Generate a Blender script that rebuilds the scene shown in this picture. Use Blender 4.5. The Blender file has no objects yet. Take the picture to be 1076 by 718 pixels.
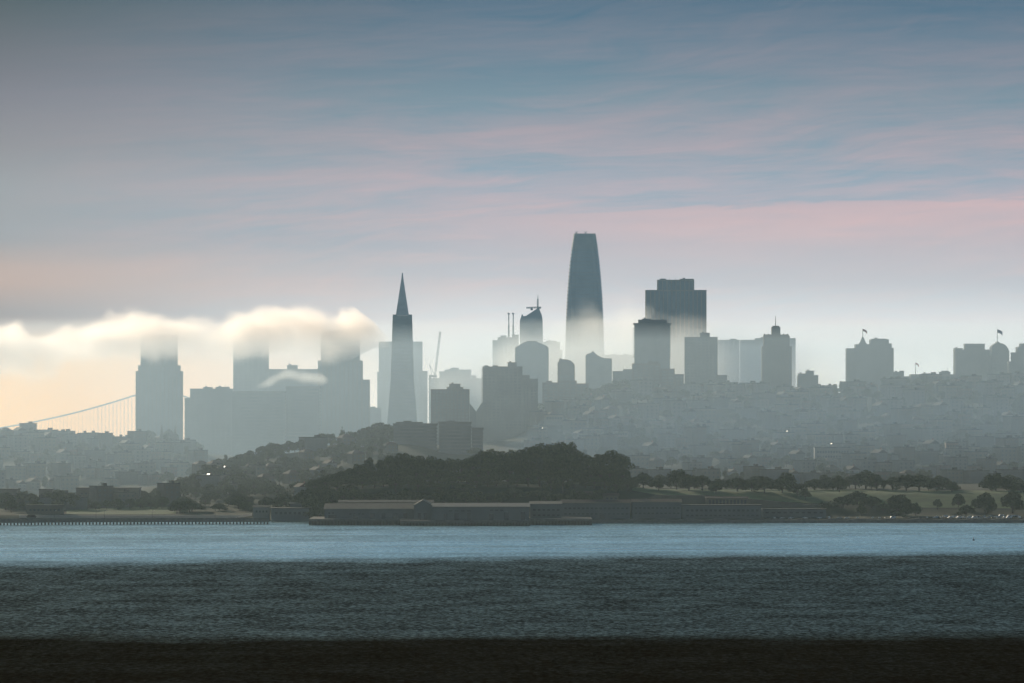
import bpy, math, random
from mathutils import Vector, Matrix
R = math.radians
rnd = random.Random(7)
F = 7520.0            # focal length in photograph pixels (photo is 1076 x 718)
CAM_Z = 100.0         # camera stands on a hillside 100 m above the bay
sc = bpy.context.scene
COL = sc.collection
SUN_AZ, SUN_EL = -24.0, 13.0      # degrees: left of the view axis (+Y), above the horizon

def X(px, Y): return (px - 538.0) * Y / F
def Z(py, Y): return CAM_Z + (425.0 - py) * Y / F
def lerp(a, b, t): return a + (b - a) * t
def interp(tab, x):
    if x <= tab[0][0]: return tab[0][1]
    for (a, va), (b, vb) in zip(tab, tab[1:]):
        if x <= b: return lerp(va, vb, (x - a) / (b - a))
    return tab[-1][1]

# ------------------------------------------------------------------ materials
def new_mat(name):
    m = bpy.data.materials.new(name); m.use_nodes = True
    nt = m.node_tree; nt.nodes.clear()
    out = nt.nodes.new('ShaderNodeOutputMaterial')
    return m, nt, out

def surf(name, col, rough=0.8, var=0.25, scale=0.08, metallic=0.0, spec=0.3, col2=None):
    """Plain procedural surface: two tones of the same material mixed by noise."""
    m, nt, out = new_mat(name)
    b = nt.nodes.new('ShaderNodeBsdfPrincipled')
    tc = nt.nodes.new('ShaderNodeTexCoord')
    n = nt.nodes.new('ShaderNodeTexNoise'); n.inputs['Scale'].default_value = scale; n.inputs['Detail'].default_value = 4
    nt.links.new(tc.outputs['Object'], n.inputs['Vector'])
    r = nt.nodes.new('ShaderNodeValToRGB')
    r.color_ramp.elements[0].position = 0.3; r.color_ramp.elements[1].position = 0.7
    c2 = col2 or [c * (1 + var) for c in col]
    r.color_ramp.elements[0].color = (*[c * (1 - var) for c in col], 1)
    r.color_ramp.elements[1].color = (*c2, 1)
    nt.links.new(n.outputs['Fac'], r.inputs['Fac'])
    nt.links.new(r.outputs['Color'], b.inputs['Base Color'])
    b.inputs['Roughness'].default_value = rough
    b.inputs['Metallic'].default_value = metallic
    b.inputs['Specular IOR Level'].default_value = spec
    nt.links.new(b.outputs['BSDF'], out.inputs['Surface'])
    return m

M = dict(
    concrete=surf('concrete', (.14, .14, .135), scale=.05),
    pale=surf('pale_stone', (.17, .17, .16), scale=.05),
    brownstone=surf('brown_stone', (.13, .11, .095), scale=.05),
    brick=surf('brick_red', (.24, .12, .09), scale=.3),
    glass=surf('dark_glass', (.105, .11, .112), rough=.3, spec=.4),
    blueglass=surf('blue_glass', (.06, .08, .10), rough=.25, spec=.5),
    metal=surf('grey_metal', (.25, .26, .27), rough=.45, metallic=.6),
    darkmetal=surf('dark_metal', (.07, .07, .075), rough=.5, metallic=.3),
    white=surf('white_paint', (.5, .5, .48), rough=.5, var=.06),
    cream=surf('cream_stucco', (.17, .155, .13), var=.12),
    grey=surf('grey_stucco', (.125, .13, .135), var=.12),
    pink=surf('pink_stucco', (.16, .12, .105), var=.12),
    blue=surf('blue_stucco', (.11, .13, .15), var=.12),
    tan=surf('tan_stucco', (.14, .115, .09), var=.12),
    tile=surf('red_tile_roof', (.065, .04, .033), scale=.5),
    tar=surf('tar_roof', (.05, .05, .05), scale=.3),
    gravelroof=surf('pale_gravel_roof', (.10, .098, .09), scale=.4),
    bark=surf('bark', (.08, .06, .045), scale=1.2),
    rubber=surf('tyre_rubber', (.02, .02, .02)),
    flagred=surf('red_flag_cloth', (.35, .06, .06)),
    flagblue=surf('blue_flag_cloth', (.08, .10, .25)),
    carwhite=surf('white_car_paint', (.75, .75, .75), rough=.25, var=.03, spec=.6),
    carsilver=surf('silver_car_paint', (.5, .51, .53), rough=.3, var=.03, metallic=.6),
    cardark=surf('dark_car_paint', (.03, .035, .045), rough=.25, var=.1, spec=.6),
    carred=surf('red_car_paint', (.3, .03, .03), rough=.25, var=.1, spec=.6),
    skylight=surf('skylight_glass', (.6, .6, .58), rough=.6, var=.02, metallic=1.0),
    blueroof=surf('blue_grey_roof', (.07, .085, .10), scale=.3),
    pane=surf('window_pane', (.035, .04, .045), rough=.3, spec=.4),
    houseglass=surf('house_window_glass', (.10, .105, .11), rough=.3, spec=.4),
    stonewall=surf('seawall_stone', (.13, .12, .11), scale=.4),
    sand=surf('beach_sand', (.26, .22, .19), scale=.1, var=.12),
    lawn=surf('lawn_grass', (.075, .115, .03), scale=.06, var=.3),
    bridge=surf('bridge_paint', (.10, .10, .10), rough=.6),
    palehouse=surf('pale_house_paint', (.18, .18, .175), rough=.7, var=.1),
)
def leafmat(name, a, b):
    m = surf(name, a, rough=.75, scale=.35, var=.35, col2=b, spec=.15)
    return m
M['leaf_dark'] = leafmat('dark_foliage', (.050, .060, .026), (.095, .105, .042))
M['leaf_mid'] = leafmat('mid_foliage', (.055, .068, .028), (.11, .12, .048))
M['leaf_grey'] = leafmat('grey_foliage', (.05, .06, .035), (.10, .11, .065))

# ------------------------------------------------------------------ mesh builder
class MB:
    def __init__(s): s.v = []; s.f = []
    def add(s, vs, fs):
        o = len(s.v); s.v += [tuple(v) for v in vs]; s.f += [tuple(i + o for i in f) for f in fs]
    def box(s, x0, x1, y0, y1, z0, z1):
        s.add([(x0,y0,z0),(x1,y0,z0),(x1,y1,z0),(x0,y1,z0),(x0,y0,z1),(x1,y0,z1),(x1,y1,z1),(x0,y1,z1)],
              [(0,3,2,1),(4,5,6,7),(0,1,5,4),(1,2,6,5),(2,3,7,6),(3,0,4,7)])
    def prism_xz(s, poly, y0, y1):
        n = len(poly)
        s.add([(x,y0,z) for x,z in poly] + [(x,y1,z) for x,z in poly],
              [tuple(range(n)), tuple(range(2*n-1, n-1, -1))] + [(i, i+n, (i+1)%n+n, (i+1)%n) for i in range(n)])
    def frustum(s, cx, cy, hx0, hy0, z0, hx1, hy1, z1):
        s.add([(cx-hx0,cy-hy0,z0),(cx+hx0,cy-hy0,z0),(cx+hx0,cy+hy0,z0),(cx-hx0,cy+hy0,z0),
               (cx-hx1,cy-hy1,z1),(cx+hx1,cy-hy1,z1),(cx+hx1,cy+hy1,z1),(cx-hx1,cy+hy1,z1)],
              [(0,3,2,1),(4,5,6,7),(0,1,5,4),(1,2,6,5),(2,3,7,6),(3,0,4,7)])
    def tube(s, p0, p1, r0, r1=None, n=6):
        r1 = r0 if r1 is None else r1
        p0 = Vector(p0); p1 = Vector(p1); d = (p1 - p0).normalized()
        a = d.orthogonal().normalized(); b = d.cross(a)
        vs = []
        for p, r in ((p0, r0), (p1, r1)):
            for i in range(n):
                t = 2*math.pi*i/n; vs.append(p + a*(r*math.cos(t)) + b*(r*math.sin(t)))
        s.add(vs, [tuple(range(n-1,-1,-1)), tuple(range(n, 2*n))] + [(i, (i+1)%n, (i+1)%n+n, i+n) for i in range(n)])
    def path(s, pts, r, n=5):
        for a, b in zip(pts, pts[1:]): s.tube(a, b, r, r, n)
    def loft(s, rings):
        n = len(rings[0]); o = []
        for rg in rings: o += rg
        fs = [tuple(range(n-1,-1,-1)), tuple(range((len(rings)-1)*n, len(rings)*n))]
        for k in range(len(rings)-1):
            fs += [(k*n+i, k*n+(i+1)%n, (k+1)*n+(i+1)%n, (k+1)*n+i) for i in range(n)]
        s.add(o, fs)
    def build(s, name, mat, parent=None, loc=None, smooth=False):
        me = bpy.data.meshes.new(name); me.from_pydata(s.v, [], s.f); me.update()
        if smooth: me.polygons.foreach_set('use_smooth', [True]*len(me.polygons))
        me.materials.append(mat if not isinstance(mat, str) else M[mat])
        o = bpy.data.objects.new(name, me); COL.objects.link(o)
        if parent: o.parent = parent
        if loc: o.location = loc
        return o

def tag(o, label, cat=None, group=None, kind=None):
    o['label'] = label
    if cat: o['category'] = cat
    if group: o['group'] = group
    if kind: o['kind'] = kind
    return o
def thing(name, label, cat, loc, group=None, rz=0):
    o = bpy.data.objects.new(name, None); COL.objects.link(o); o.location = loc; o.rotation_euler.z = rz
    o.empty_display_size = 5
    return tag(o, label, cat, group)
def copy_tree(o, parent=None):
    c = o.copy(); COL.objects.link(c)
    if parent: c.parent = parent
    for ch in KIDS.get(o.name, []): copy_tree(ch, c)
    return c
KIDS = {}
def learn_kids(o):
    k = [c for c in COL.objects if c.parent == o]
    KIDS[o.name] = k
    for c in k: learn_kids(c)

# ------------------------------------------------------------------ terrain
COLS = {   # photo column -> [(distance, ground height)]
 -900: [(6250,-3),(6300,4),(7000,10),(7900,55),(8400,20),(9000,6),(13000,4)],
    0: [(6235,-3),(6262,3),(6600,8),(7000,12),(7900,64),(8350,25),(9000,6),(13000,4)],
  100: [(6235,-3),(6262,3),(6600,8),(7000,12),(7900,57),(8350,25),(9000,6),(13000,4)],
  190: [(6235,-3),(6262,3),(6550,12),(6900,24),(7400,25),(7900,53),(8350,20),(9000,6),(13000,4)],
  250: [(6235,-3),(6262,3),(6550,18),(6900,44),(7400,28),(7900,40),(8350,15),(9000,6),(13000,4)],
  320: [(6100,-3),(6130,4),(6350,12),(6600,22),(6950,56),(7400,38),(7900,20),(9000,6),(13000,4)],
  345: [(6040,-3),(6050,3),(6110,4),(6165,26),(6260,30),(6420,26),(6600,28),(6950,58),(7400,42),(9000,6),(13000,4)],
  420: [(6040,-3),(6050,3),(6110,4),(6165,28),(6260,32),(6420,28),(6600,32),(6950,63),(7400,52),(8200,12),(9000,6),(13000,4)],
  510: [(6040,-3),(6050,3),(6110,4),(6165,28),(6260,32),(6420,28),(6600,30),(6950,52),(7500,60),(8200,22),(9000,6),(13000,4)],
  570: [(6040,-3),(6050,3),(6110,4),(6165,28),(6260,32),(6420,28),(6700,28),(7000,42),(7650,84),(8300,25),(9000,6),(13000,4)],
  650: [(6040,-3),(6050,3),(6110,4),(6165,26),(6260,29),(6420,26),(6700,26),(7000,42),(7700,106),(8300,40),(9000,6),(13000,4)],
  690: [(6040,-3),(6050,3),(6110,4),(6175,20),(6260,25),(6420,25),(6700,26),(7000,42),(7750,108),(8300,50),(9000,6),(13000,4)],
  760: [(6040,-3),(6050,3),(6120,4),(6180,17),(6260,24),(6420,25),(6700,26),(7000,42),(7800,112),(8300,60),(9000,6),(13000,4)],
  860: [(6040,-3),(6050,3),(6130,4),(6190,13),(6260,22),(6420,25),(6700,26),(7000,44),(7800,109),(8300,60),(9000,6),(13000,4)],
  960: [(6040,-3),(6050,3),(6150,5),(6200,12),(6270,22),(6420,25),(6700,27),(7000,48),(7850,122),(8300,80),(9000,6),(13000,4)],
 1076: [(6040,-3),(6050,3),(6150,5),(6200,12),(6270,22),(6420,25),(6700,27),(7000,48),(7850,120),(8300,90),(9000,6),(13000,4)],
 1950: [(6040,-3),(6050,3),(6150,5),(6270,18),(6700,27),(7000,48),(7850,110),(8300,80),(9000,6),(13000,4)],
}
CK = sorted(COLS)
def smooth_interp(tab, x):
    if x <= tab[0][0]: return tab[0][1]
    for (a, va), (b, vb) in zip(tab, tab[1:]):
        if x <= b:
            t = (x-a)/(b-a)
            if b - a > 150: t = t*t*(3-2*t)*0.5 + t*0.5
            return lerp(va, vb, t)
    return tab[-1][1]
def ground(px, Y):
    px = max(CK[0], min(CK[-1], px))
    for a, b in zip(CK, CK[1:]):
        if px <= b:
            t = (px-a)/(b-a)
            z = lerp(smooth_interp(COLS[a], Y), smooth_interp(COLS[b], Y), t)
            break
    if Y > 6500: z += min(1, (Y-6500)/300)*(1.6*math.sin(px*.09+Y*.011)+1.2*math.sin(px*.05-Y*.023))*(1 if Y < 8500 else 0)
    return z

def grid_sheet(name, pxs, Ys, zf, mat, kind, label):
    vs = []; fs = []
    for Y in Ys:
        for p in pxs: vs.append((X(p, Y), Y, zf(p, Y)))
    n = len(pxs)
    for j in range(len(Ys)-1):
        for i in range(n-1):
            fs.append((j*n+i, j*n+i+1, (j+1)*n+i+1, (j+1)*n+i))
    mb = MB(); mb.v = vs; mb.f = fs
    o = mb.build(name, mat, smooth=True); o['kind'] = kind; o['label'] = label
    return o
def frange(a, b, s):
    r = []; 
    while a < b - 1e-6: r.append(a); a += s
    return r + [b]
TPX = frange(-900, -60, 60) + frange(-54, 1140, 6) + frange(1160, 1950, 60)
TY = [6030,6040,6045,6050,6080,6095,6110,6120,6130,6150,6165,6180,6190,6200,6235,6250,6262,6280,6300] + frange(6320, 8500, 30) + frange(8600, 13000, 250)

m, nt, out = new_mat('city_ground')
b = nt.nodes.new('ShaderNodeBsdfPrincipled'); tc = nt.nodes.new('ShaderNodeTexCoord')
n1 = nt.nodes.new('ShaderNodeTexNoise'); n1.inputs['Scale'].default_value = .035; n1.inputs['Detail'].default_value = 6
nt.links.new(tc.outputs['Object'], n1.inputs['Vector'])
rp = nt.nodes.new('ShaderNodeValToRGB')
e = rp.color_ramp.elements
e[0].position = .35; e[0].color = (.022,.030,.018,1); e[1].position = .66; e[1].color = (.045,.046,.038,1)
x = e.new(.48); x.color = (.032,.042,.024,1)
nt.links.new(n1.outputs['Fac'], rp.inputs['Fac']); nt.links.new(rp.outputs['Color'], b.inputs['Base Color'])
b.inputs['Roughness'].default_value = .95; b.inputs['Specular IOR Level'].default_value = .1
nt.links.new(b.outputs['BSDF'], out.inputs['Surface'])
M['ground'] = m
grid_sheet('ground', TPX, TY, ground, 'ground', 'structure', 'hilly city ground rising from the far shore')

# lawns and beach as thin sheets on the ground
def patch(name, label, mat, top, dz=.25):
    """top: list of (px, Ynear, Yfar)"""
    pxs = frange(top[0][0], top[-1][0], 5)
    near = [(p,a) for p,a,c in top]; far = [(p,c) for p,a,c in top]
    vs = []; fs = []; nj = 10
    for j in range(nj+1):
        for p in pxs:
            Y = lerp(interp(near,p), interp(far,p), j/nj)
            vs.append((X(p,Y), Y, ground(p,Y)+dz))
    n = len(pxs)
    for j in range(nj):
        for i in range(n-1): fs.append((j*n+i, j*n+i+1, (j+1)*n+i+1, (j+1)*n+i))
    mb = MB(); mb.v = vs; mb.f = fs
    o = mb.build(name, mat, smooth=True); o['kind'] = 'structure'; o['label'] = label
patch('lawn', 'sunlit grass slope behind the right-hand trees', 'lawn', [(664,6200,6330),(860,6196,6360),(900,6200,6360),(960,6190,6340),(1140,6180,6340)])
patch('lawn', 'dull green lawn above the small beach on the left', 'lawn', [(70,6300,6420),(85,6285,6450),(140,6280,6450),(185,6285,6420)])
patch('beach', 'pale strip of sand behind the curved pier', 'sand', [(20,6252,6266),(120,6250,6268),(265,6252,6266)], .12)

# ------------------------------------------------------------------ water
m, nt, out = new_mat('bay_water')
b = nt.nodes.new('ShaderNodeBsdfPrincipled'); tc = nt.nodes.new('ShaderNodeTexCoord')
L = nt.links.new
def nd(t, **k):
    n = nt.nodes.new(t)
    for a, v in k.items(): setattr(n, a, v)
    return n
def math_n(op, a, b2=None, c=None, clamp=False):
    n = nd('ShaderNodeMath', operation=op, use_clamp=clamp)
    for i, v in enumerate((a, b2, c)):
        if v is None: continue
        if isinstance(v, (int, float)): n.inputs[i].default_value = v
        else: L(v, n.inputs[i])
    return n.outputs[0]
def noise(vec, scale, detail=3, rough=.5, sx=1, sy=1, sz=1, dist=0, off=(0,0,0)):
    mp = nd('ShaderNodeMapping'); mp.inputs['Scale'].default_value = (sx,sy,sz); mp.inputs['Location'].default_value = off
    L(vec, mp.inputs['Vector'])
    n = nd('ShaderNodeTexNoise'); n.inputs['Scale'].default_value = scale
    n.inputs['Detail'].default_value = detail; n.inputs['Roughness'].default_value = rough; n.inputs['Distortion'].default_value = dist
    L(mp.outputs['Vector'], n.inputs['Vector'])
    return n.outputs['Fac']
def ramp(fac, stops, interp_='LINEAR'):
    r = nd('ShaderNodeValToRGB'); r.color_ramp.interpolation = interp_
    el = r.color_ramp.elements
    while len(el) < len(stops): el.new(.5)
    for x, (p, c) in zip(el, stops):
        x.position = p; x.color = (c, c, c, 1) if isinstance(c, (int, float)) else (*c, 1)
    L(fac, r.inputs['Fac'])
    return r.outputs['Color']
def rgbmix(fac, a, b2, mode='MIX'):
    n = nd('ShaderNodeMix', data_type='RGBA', blend_type=mode)
    if isinstance(fac, (int, float)): n.inputs[0].default_value = fac
    else: L(fac, n.inputs[0])
    for i, val in ((6, a), (7, b2)):
        if isinstance(val, tuple): n.inputs[i].default_value = (*val, 1)
        else: L(val, n.inputs[i])
    return n.outputs[2]
sep = nd('ShaderNodeSeparateXYZ'); L(tc.outputs['Object'], sep.inputs['Vector'])
wob = noise(tc.outputs['Object'], .004, 4, .6, 1.0, .6)
wx = math_n('MULTIPLY', math_n('MULTIPLY', sep.outputs['X'], -.58), math_n('DIVIDE', math_n('SUBTRACT', sep.outputs['Y'], 3300), 1000, clamp=True))
wob = math_n('ADD', math_n('MULTIPLY', wob, .75), math_n('MULTIPLY', noise(tc.outputs['Object'], .02, 3, .6, 1.0, .4), .25))
yy = math_n('ADD', math_n('ADD', sep.outputs['Y'], math_n('MULTIPLY', math_n('SUBTRACT', wob, .5), 420)), wx)
t = math_n('DIVIDE', math_n('SUBTRACT', yy, 2400), 3800, clamp=True)
# wind lanes plus a cloud shadow painted over the near band: ruffling, from the near choppy water to the slick under the far shore
ruff_shade = ramp(t, [(0,1),(.165,.99),(.19,.60),(.40,.60),(.565,.52),(.612,.15),(.66,.08),(.70,.13),(.735,.04),(.77,.15),(.86,.11),(.93,.19),(1,.19)])
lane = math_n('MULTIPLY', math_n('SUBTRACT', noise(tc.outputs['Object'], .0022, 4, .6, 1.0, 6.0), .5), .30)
ruff_shade = math_n('ADD', ruff_shade, math_n('MULTIPLY', lane, ramp(t, [(.59,.35),(.63,1)])), clamp=True)
h1 = noise(tc.outputs['Object'], .16, 5, .62, 1.0, .16)
h2 = noise(tc.outputs['Object'], .02, 4, .6, 1.0, .35)
chop = math_n('ADD', math_n('MULTIPLY', h1, 1.0), math_n('MULTIPLY', h2, 1.6))
bump = nd('ShaderNodeBump'); bump.inputs['Distance'].default_value = 3.0
L(chop, bump.inputs['Height']); L(math_n('MULTIPLY', ruff_shade, .55), bump.inputs['Strength'])
L(bump.outputs['Normal'], b.inputs['Normal'])
L(ramp(ruff_shade, [(0,.24),(.2,.30),(.6,.42),(1,.5)]), b.inputs['Roughness'])
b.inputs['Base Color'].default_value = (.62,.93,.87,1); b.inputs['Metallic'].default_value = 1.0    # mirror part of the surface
dk = nd('ShaderNodeBsdfDiffuse'); dk.inputs['Color'].default_value = (.015,.0105,.004,1)                # dark colour for light lost between wave faces and for the painted near shadow
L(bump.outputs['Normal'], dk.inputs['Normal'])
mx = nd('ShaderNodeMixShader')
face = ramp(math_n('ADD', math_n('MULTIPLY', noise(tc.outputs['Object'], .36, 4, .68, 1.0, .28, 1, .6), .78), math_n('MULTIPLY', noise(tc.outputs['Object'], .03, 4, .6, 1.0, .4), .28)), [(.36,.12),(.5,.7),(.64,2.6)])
L(math_n('MULTIPLY', ramp(ruff_shade, [(0,.85),(.1,.75),(.2,.5),(.5,.15),(.62,.12),(1,.010)]), rgbmix(ramp(ruff_shade, [(.1,.25),(.5,1)]), (1,1,1), face), clamp=True), mx.inputs[0])  # mirror share almost removed in the near band, painting the cloud shadow there
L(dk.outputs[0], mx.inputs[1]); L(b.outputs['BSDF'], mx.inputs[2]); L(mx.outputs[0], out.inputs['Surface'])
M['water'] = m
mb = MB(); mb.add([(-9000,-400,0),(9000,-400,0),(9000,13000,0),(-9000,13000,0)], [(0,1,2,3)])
o = mb.build('water', 'water'); o['kind'] = 'structure'; o['label'] = 'grey blue bay water with choppy foreground painted dark as cloud shadow'

# ------------------------------------------------------------------ towers
def facade(wall, glass, x0, x1, y0, y1, z0, z1, style='grid', bay=6.0, fl=3.9, ins=.5):
    """glass core, projecting floor bands and piers; bands and piers at different depths so nothing is coplanar"""
    glass.box(x0+ins, x1-ins, y0+ins, y1-ins, z0, z1-.4)
    h = z1 - z0
    nf = max(1, int(h/fl))
    if style in ('grid', 'bands', 'balcony'):
        bh = 1.3 if style != 'balcony' else .6
        pr = .15 if style != 'balcony' else -1.6
        for k in range(nf):
            zz = z0 + (k+.5)*h/nf
            wall.box(x0+pr, x1-pr, y0+pr, y1-pr, zz-bh/2, zz+bh/2)
    if style in ('grid', 'piers'):
        for (a0, a1, ax) in ((x0, x1, 0), (y0, y1, 1)):
            nb = max(2, int((a1-a0)/bay)); w = .75
            for k in range(nb+1):
                c = a0 + w + (a1-a0-2*w)*k/nb
                if ax == 0:
                    wall.box(c-w, c+w, y0, y0+ins+.3, z0, z1-.2); wall.box(c-w, c+w, y1-ins-.3, y1, z0, z1-.2)
                elif 0 < k < nb:
                    wall.box(x0, x0+ins+.3, c-w, c+w, z0, z1-.2); wall.box(x1-ins-.3, x1, c-w, c+w, z0, z1-.2)
    # parapet slab
    wall.box(x0-.12, x1+.12, y0-.12, y1+.12, z1-1.6, z1)

def tower(name, label, cat, Y, dep, blocks, wallmat='concrete', glassmat='glass', style='grid', bay=6, fl=3.9, base=None, group=None, pent=(), masts=(), extra=None):
    """blocks: (px0, px1, py_top, py_base or None[, front offset, depth]); pent: rooftop boxes; masts: (px, py_top, py_base, r)"""
    x0 = min(q[0] for q in blocks); x1 = max(q[1] for q in blocks); cx = (x0+x1)/2
    gz = min(ground(x0, Y), ground(x1, Y)) - 1 if base is None else Z(base, Y)
    root = thing(name, label, cat, (X(cx, Y), Y, gz), group)
    ox, oz = X(cx, Y), gz
    wall, glass = MB(), MB()
    for q in blocks:
        a, c, top, bot = q[:4]; fo = q[4] if len(q) > 4 else 0; d = q[5] if len(q) > 5 else dep
        facade(wall, glass, X(a,Y)-ox, X(c,Y)-ox, fo, fo+d, 0 if bot is None else Z(bot,Y)-oz, Z(top,Y)-oz, style, bay, fl)
    wall.build('wall', wallmat, root); glass.build('glazing', glassmat, root)
    for q in pent:
        a, c, top, bot = q[:4]; fo = q[4] if len(q) > 4 else dep*.2; d = q[5] if len(q) > 5 else dep*.5
        pb = MB(); xa, xc = X(a,Y)-ox, X(c,Y)-ox; zt, zb = Z(top,Y)-oz, Z(bot,Y)-oz-.6
        pb.box(xa, xc, fo, fo+d, zb, zt)
        pb.box(xa-.3, xc+.3, fo-.3, fo+d+.3, zt-.5, zt+.25)
        if xc-xa > 8:
            pb.box(xa+(xc-xa)*.2, xa+(xc-xa)*.38, fo+d*.3, fo+d*.6, zt+.2, zt+1.6)
        pb.build('penthouse', wallmat, root)
    for (p, top, bot, r) in masts:
        ab = MB(); ab.tube((X(p,Y)-ox, dep*.4, Z(bot,Y)-oz-1), (X(p,Y)-ox, dep*.4, Z(top,Y)-oz), r, r*.5)
        ab.build('mast', 'darkmetal', root)
    if extra: extra(root, ox, oz, Y)
    return root

def flag_on(root, ox, oz, Y, px, ytop, ybot, dy, w=8, h=5, mat='flagred'):
    pb = MB(); x = X(px,Y)-ox; zt = Z(ytop,Y)-oz; zb = Z(ybot,Y)-oz
    pb.tube((x,dy,zb-1),(x,dy,zt),.45,.25)
    po = pb.build('flagpole','darkmetal',root)
    fb = MB(); n = 6; vs = []; fs = []
    for i in range(n+1):
        t = i/n; xx = x+.3+w*t; yy = dy+1.0*math.sin(t*5); dr = -2.6*t*t
        vs += [(xx,yy,zt-.3+dr),(xx,yy,zt-h+dr*1.3)]
        if i: fs.append((2*i-2,2*i-1,2*i+1,2*i))
    fb.add(vs, fs); 
    fb.add([(a,b2+.12,c) for a,b2,c in vs], [tuple(reversed(f)) for f in fs])
    fb.build('flag', mat, po)

# ---- left group, tops in the fog
tower('office_tower', 'broad tower with stepped shoulders beside the bridge cable, its top lost in fog', 'tower', 8700, 48,
      [(142.5,190.5,390,None),(145,188,384,390,2,44),(147.5,185,352,384,4,40)], 'brownstone', style='piers', bay=5)
tower('office_block', 'low broad block just right of the broad stepped tower at left', 'building', 8560, 60,
      [(194,243,418.5,None),(199.5,243,408.5,418.5,3,50)], 'concrete', pent=[(213,222,407,408.5),(226,240,406.8,408.5)], masts=[(236,404.5,407,.35),(239,405,407,.3)])
tower('office_tower', 'slim tower over the low broad block, its top dissolving in the fog', 'tower', 8900, 40,
      [(245,271,352,None),(271,281.5,356,None,8,30)], 'pale', style='grid')
tower('office_block', 'wide flat-topped block with small rooftop hut and mast, under a stray wisp of fog', 'building', 8960, 50,
      [(281,336,388,None)], 'brownstone', style='bands', pent=[(301.5,312,384,388)], masts=[(303,379.5,384,.5),(309,382,384,.3)])
tower('office_block', 'long plain block in front of the slim fogged tower and below the wisp of fog', 'building', 8450, 60,
      [(243,300,411,None),(300,336,406,None,6,50)], 'concrete', style='bands')
tower('office_tower', 'wide tower with a lower shoulder on its right, top in fog, left of the pyramid', 'tower', 8640, 50,
      [(334,380.5,379,None),(337,377.5,348,379,3,42),(380.5,388,399,None,4,40)], 'brownstone', style='piers', bay=5)
tower('office_block', 'low link building closing the bright gap left of the pyramid tower', 'building', 9000, 40,
      [(386,400,428.5,None)], 'concrete', pent=[(389,394,427.6,428.5)])
tower('office_tower', 'pale boxy tower directly behind the pyramid, showing on both of its sides', 'tower', 9400, 45,
      [(398,443.5,359,None),(396.5,412,391,None,-6,40)], 'pale', style='grid')
tower('office_block', 'narrow low slab between the pyramid tower and the construction crane', 'building', 9250, 30,
      [(440,449,390,None)], 'pale')
tower('office_block', 'pale stepped block with a raised middle, under the construction crane', 'building', 9200, 60,
      [(450.3,507,397.5,None),(461.5,495,390.5,397.5,5,45),(495,500.5,394.5,397.5,5,40)], 'pale', style='bands', pent=[(467,494.5,388.6,390.5),(474,482,386.8,388.7)])

# ---- pyramid
Y = 8700; px = 422.8
gz = 4
root = thing('pyramid_tower', 'slender four-sided pyramid skyscraper tapering to a sharp spire', 'skyscraper', (X(px,Y), Y, gz))
s = Y/F
body, rib = MB(), MB()
zs = Z(332,Y)-gz; zb = 0
hb, ht = 18.6*s*1.1, 6.85*s
hy = lambda z: lerp(hb, ht, z/zs)
fl = 48
for k in range(fl):   # storeys: recessed glass line and projecting panel
    za, zc = zs*k/fl, zs*(k+1)/fl
    zm = lerp(za, zc, .45)
    body.frustum(0, 0, hy(za), hy(za), zm, hy(zc), hy(zc), zc)
    rib.frustum(0, 0, hy(za)-.18, hy(za)-.18, za-.01, hy(za)-.18, hy(za)-.18, zm+.01)
body.build('wall', 'concrete', root); rib.build('glazing', 'glass', root)
sp = MB(); zt = Z(287,Y)-gz
sp.frustum(0,0, 6.85*s,6.85*s, zs+.3, 1.0*s,1.0*s, zt-6); sp.frustum(0,0, 1.0*s,1.0*s, zt-6, .55*s,.55*s, zt)
spo = sp.build('spire', 'metal', root)
for sg in (-1, 1):
    w = MB(); zw = Z(378,Y)-gz
    w.prism_xz([(sg*5.5*s, zw-18),(sg*12.0*s, zw-18),(sg*10.1*s, zs+1.5),(sg*5.5*s, zs+1.5)], -5, 7)
    w.build('elevator_wing', 'pale', root)

# ---- crane right of the pyramid
def lattice(mb, p0, p1, w, n, r):
    p0, p1 = Vector(p0), Vector(p1); d = (p1-p0).normalized(); a = d.orthogonal().normalized(); c = d.cross(a)
    cs = [(a+c)*w*.5, (a-c)*w*.5, (-a-c)*w*.5, (-a+c)*w*.5]
    for q in cs: mb.tube(p0+q, p1+q, r, r, 4)
    for k in range(n):
        u0, u1 = p0.lerp(p1, k/n), p0.lerp(p1, (k+1)/n)
        for i in range(4): mb.tube(u0+cs[i], u1+cs[(i+1)%4], r*.7, r*.7, 3)
Y = 9060; bx = 457
root = thing('tower_crane', 'luffing construction crane with raised jib right of the pyramid', 'crane', (X(bx,Y), Y, 6))
P = lambda p, y: (X(p,Y)-X(bx,Y), 0, Z(y,Y)-6)
q = MB(); lattice(q, (0,0,0), P(457,395), 2.4, 30, .25); q.build('mast','darkmetal',root)
q = MB(); lattice(q, P(457.2,394), P(462.6,348.5), 1.7, 24, .22); q.build('jib','darkmetal',root)
q = MB(); q.tube(P(456.6,394),P(451.2,383.5),.35); q.tube(P(454,396),P(451.2,383.5),.25); q.tube(P(451.2,383.5),P(460.2,368),.12); q.build('back_frame','darkmetal',root)
q = MB(); a = P(450.8,396.5); c = P(459,394.2); q.box(a[0],c[0],-2,2,a[2],c[2]); q.box(a[0],a[0]+3,-2.4,2.4,a[2]-2,a[2]+.6); q.build('machine_deck','darkmetal',root)

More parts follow.
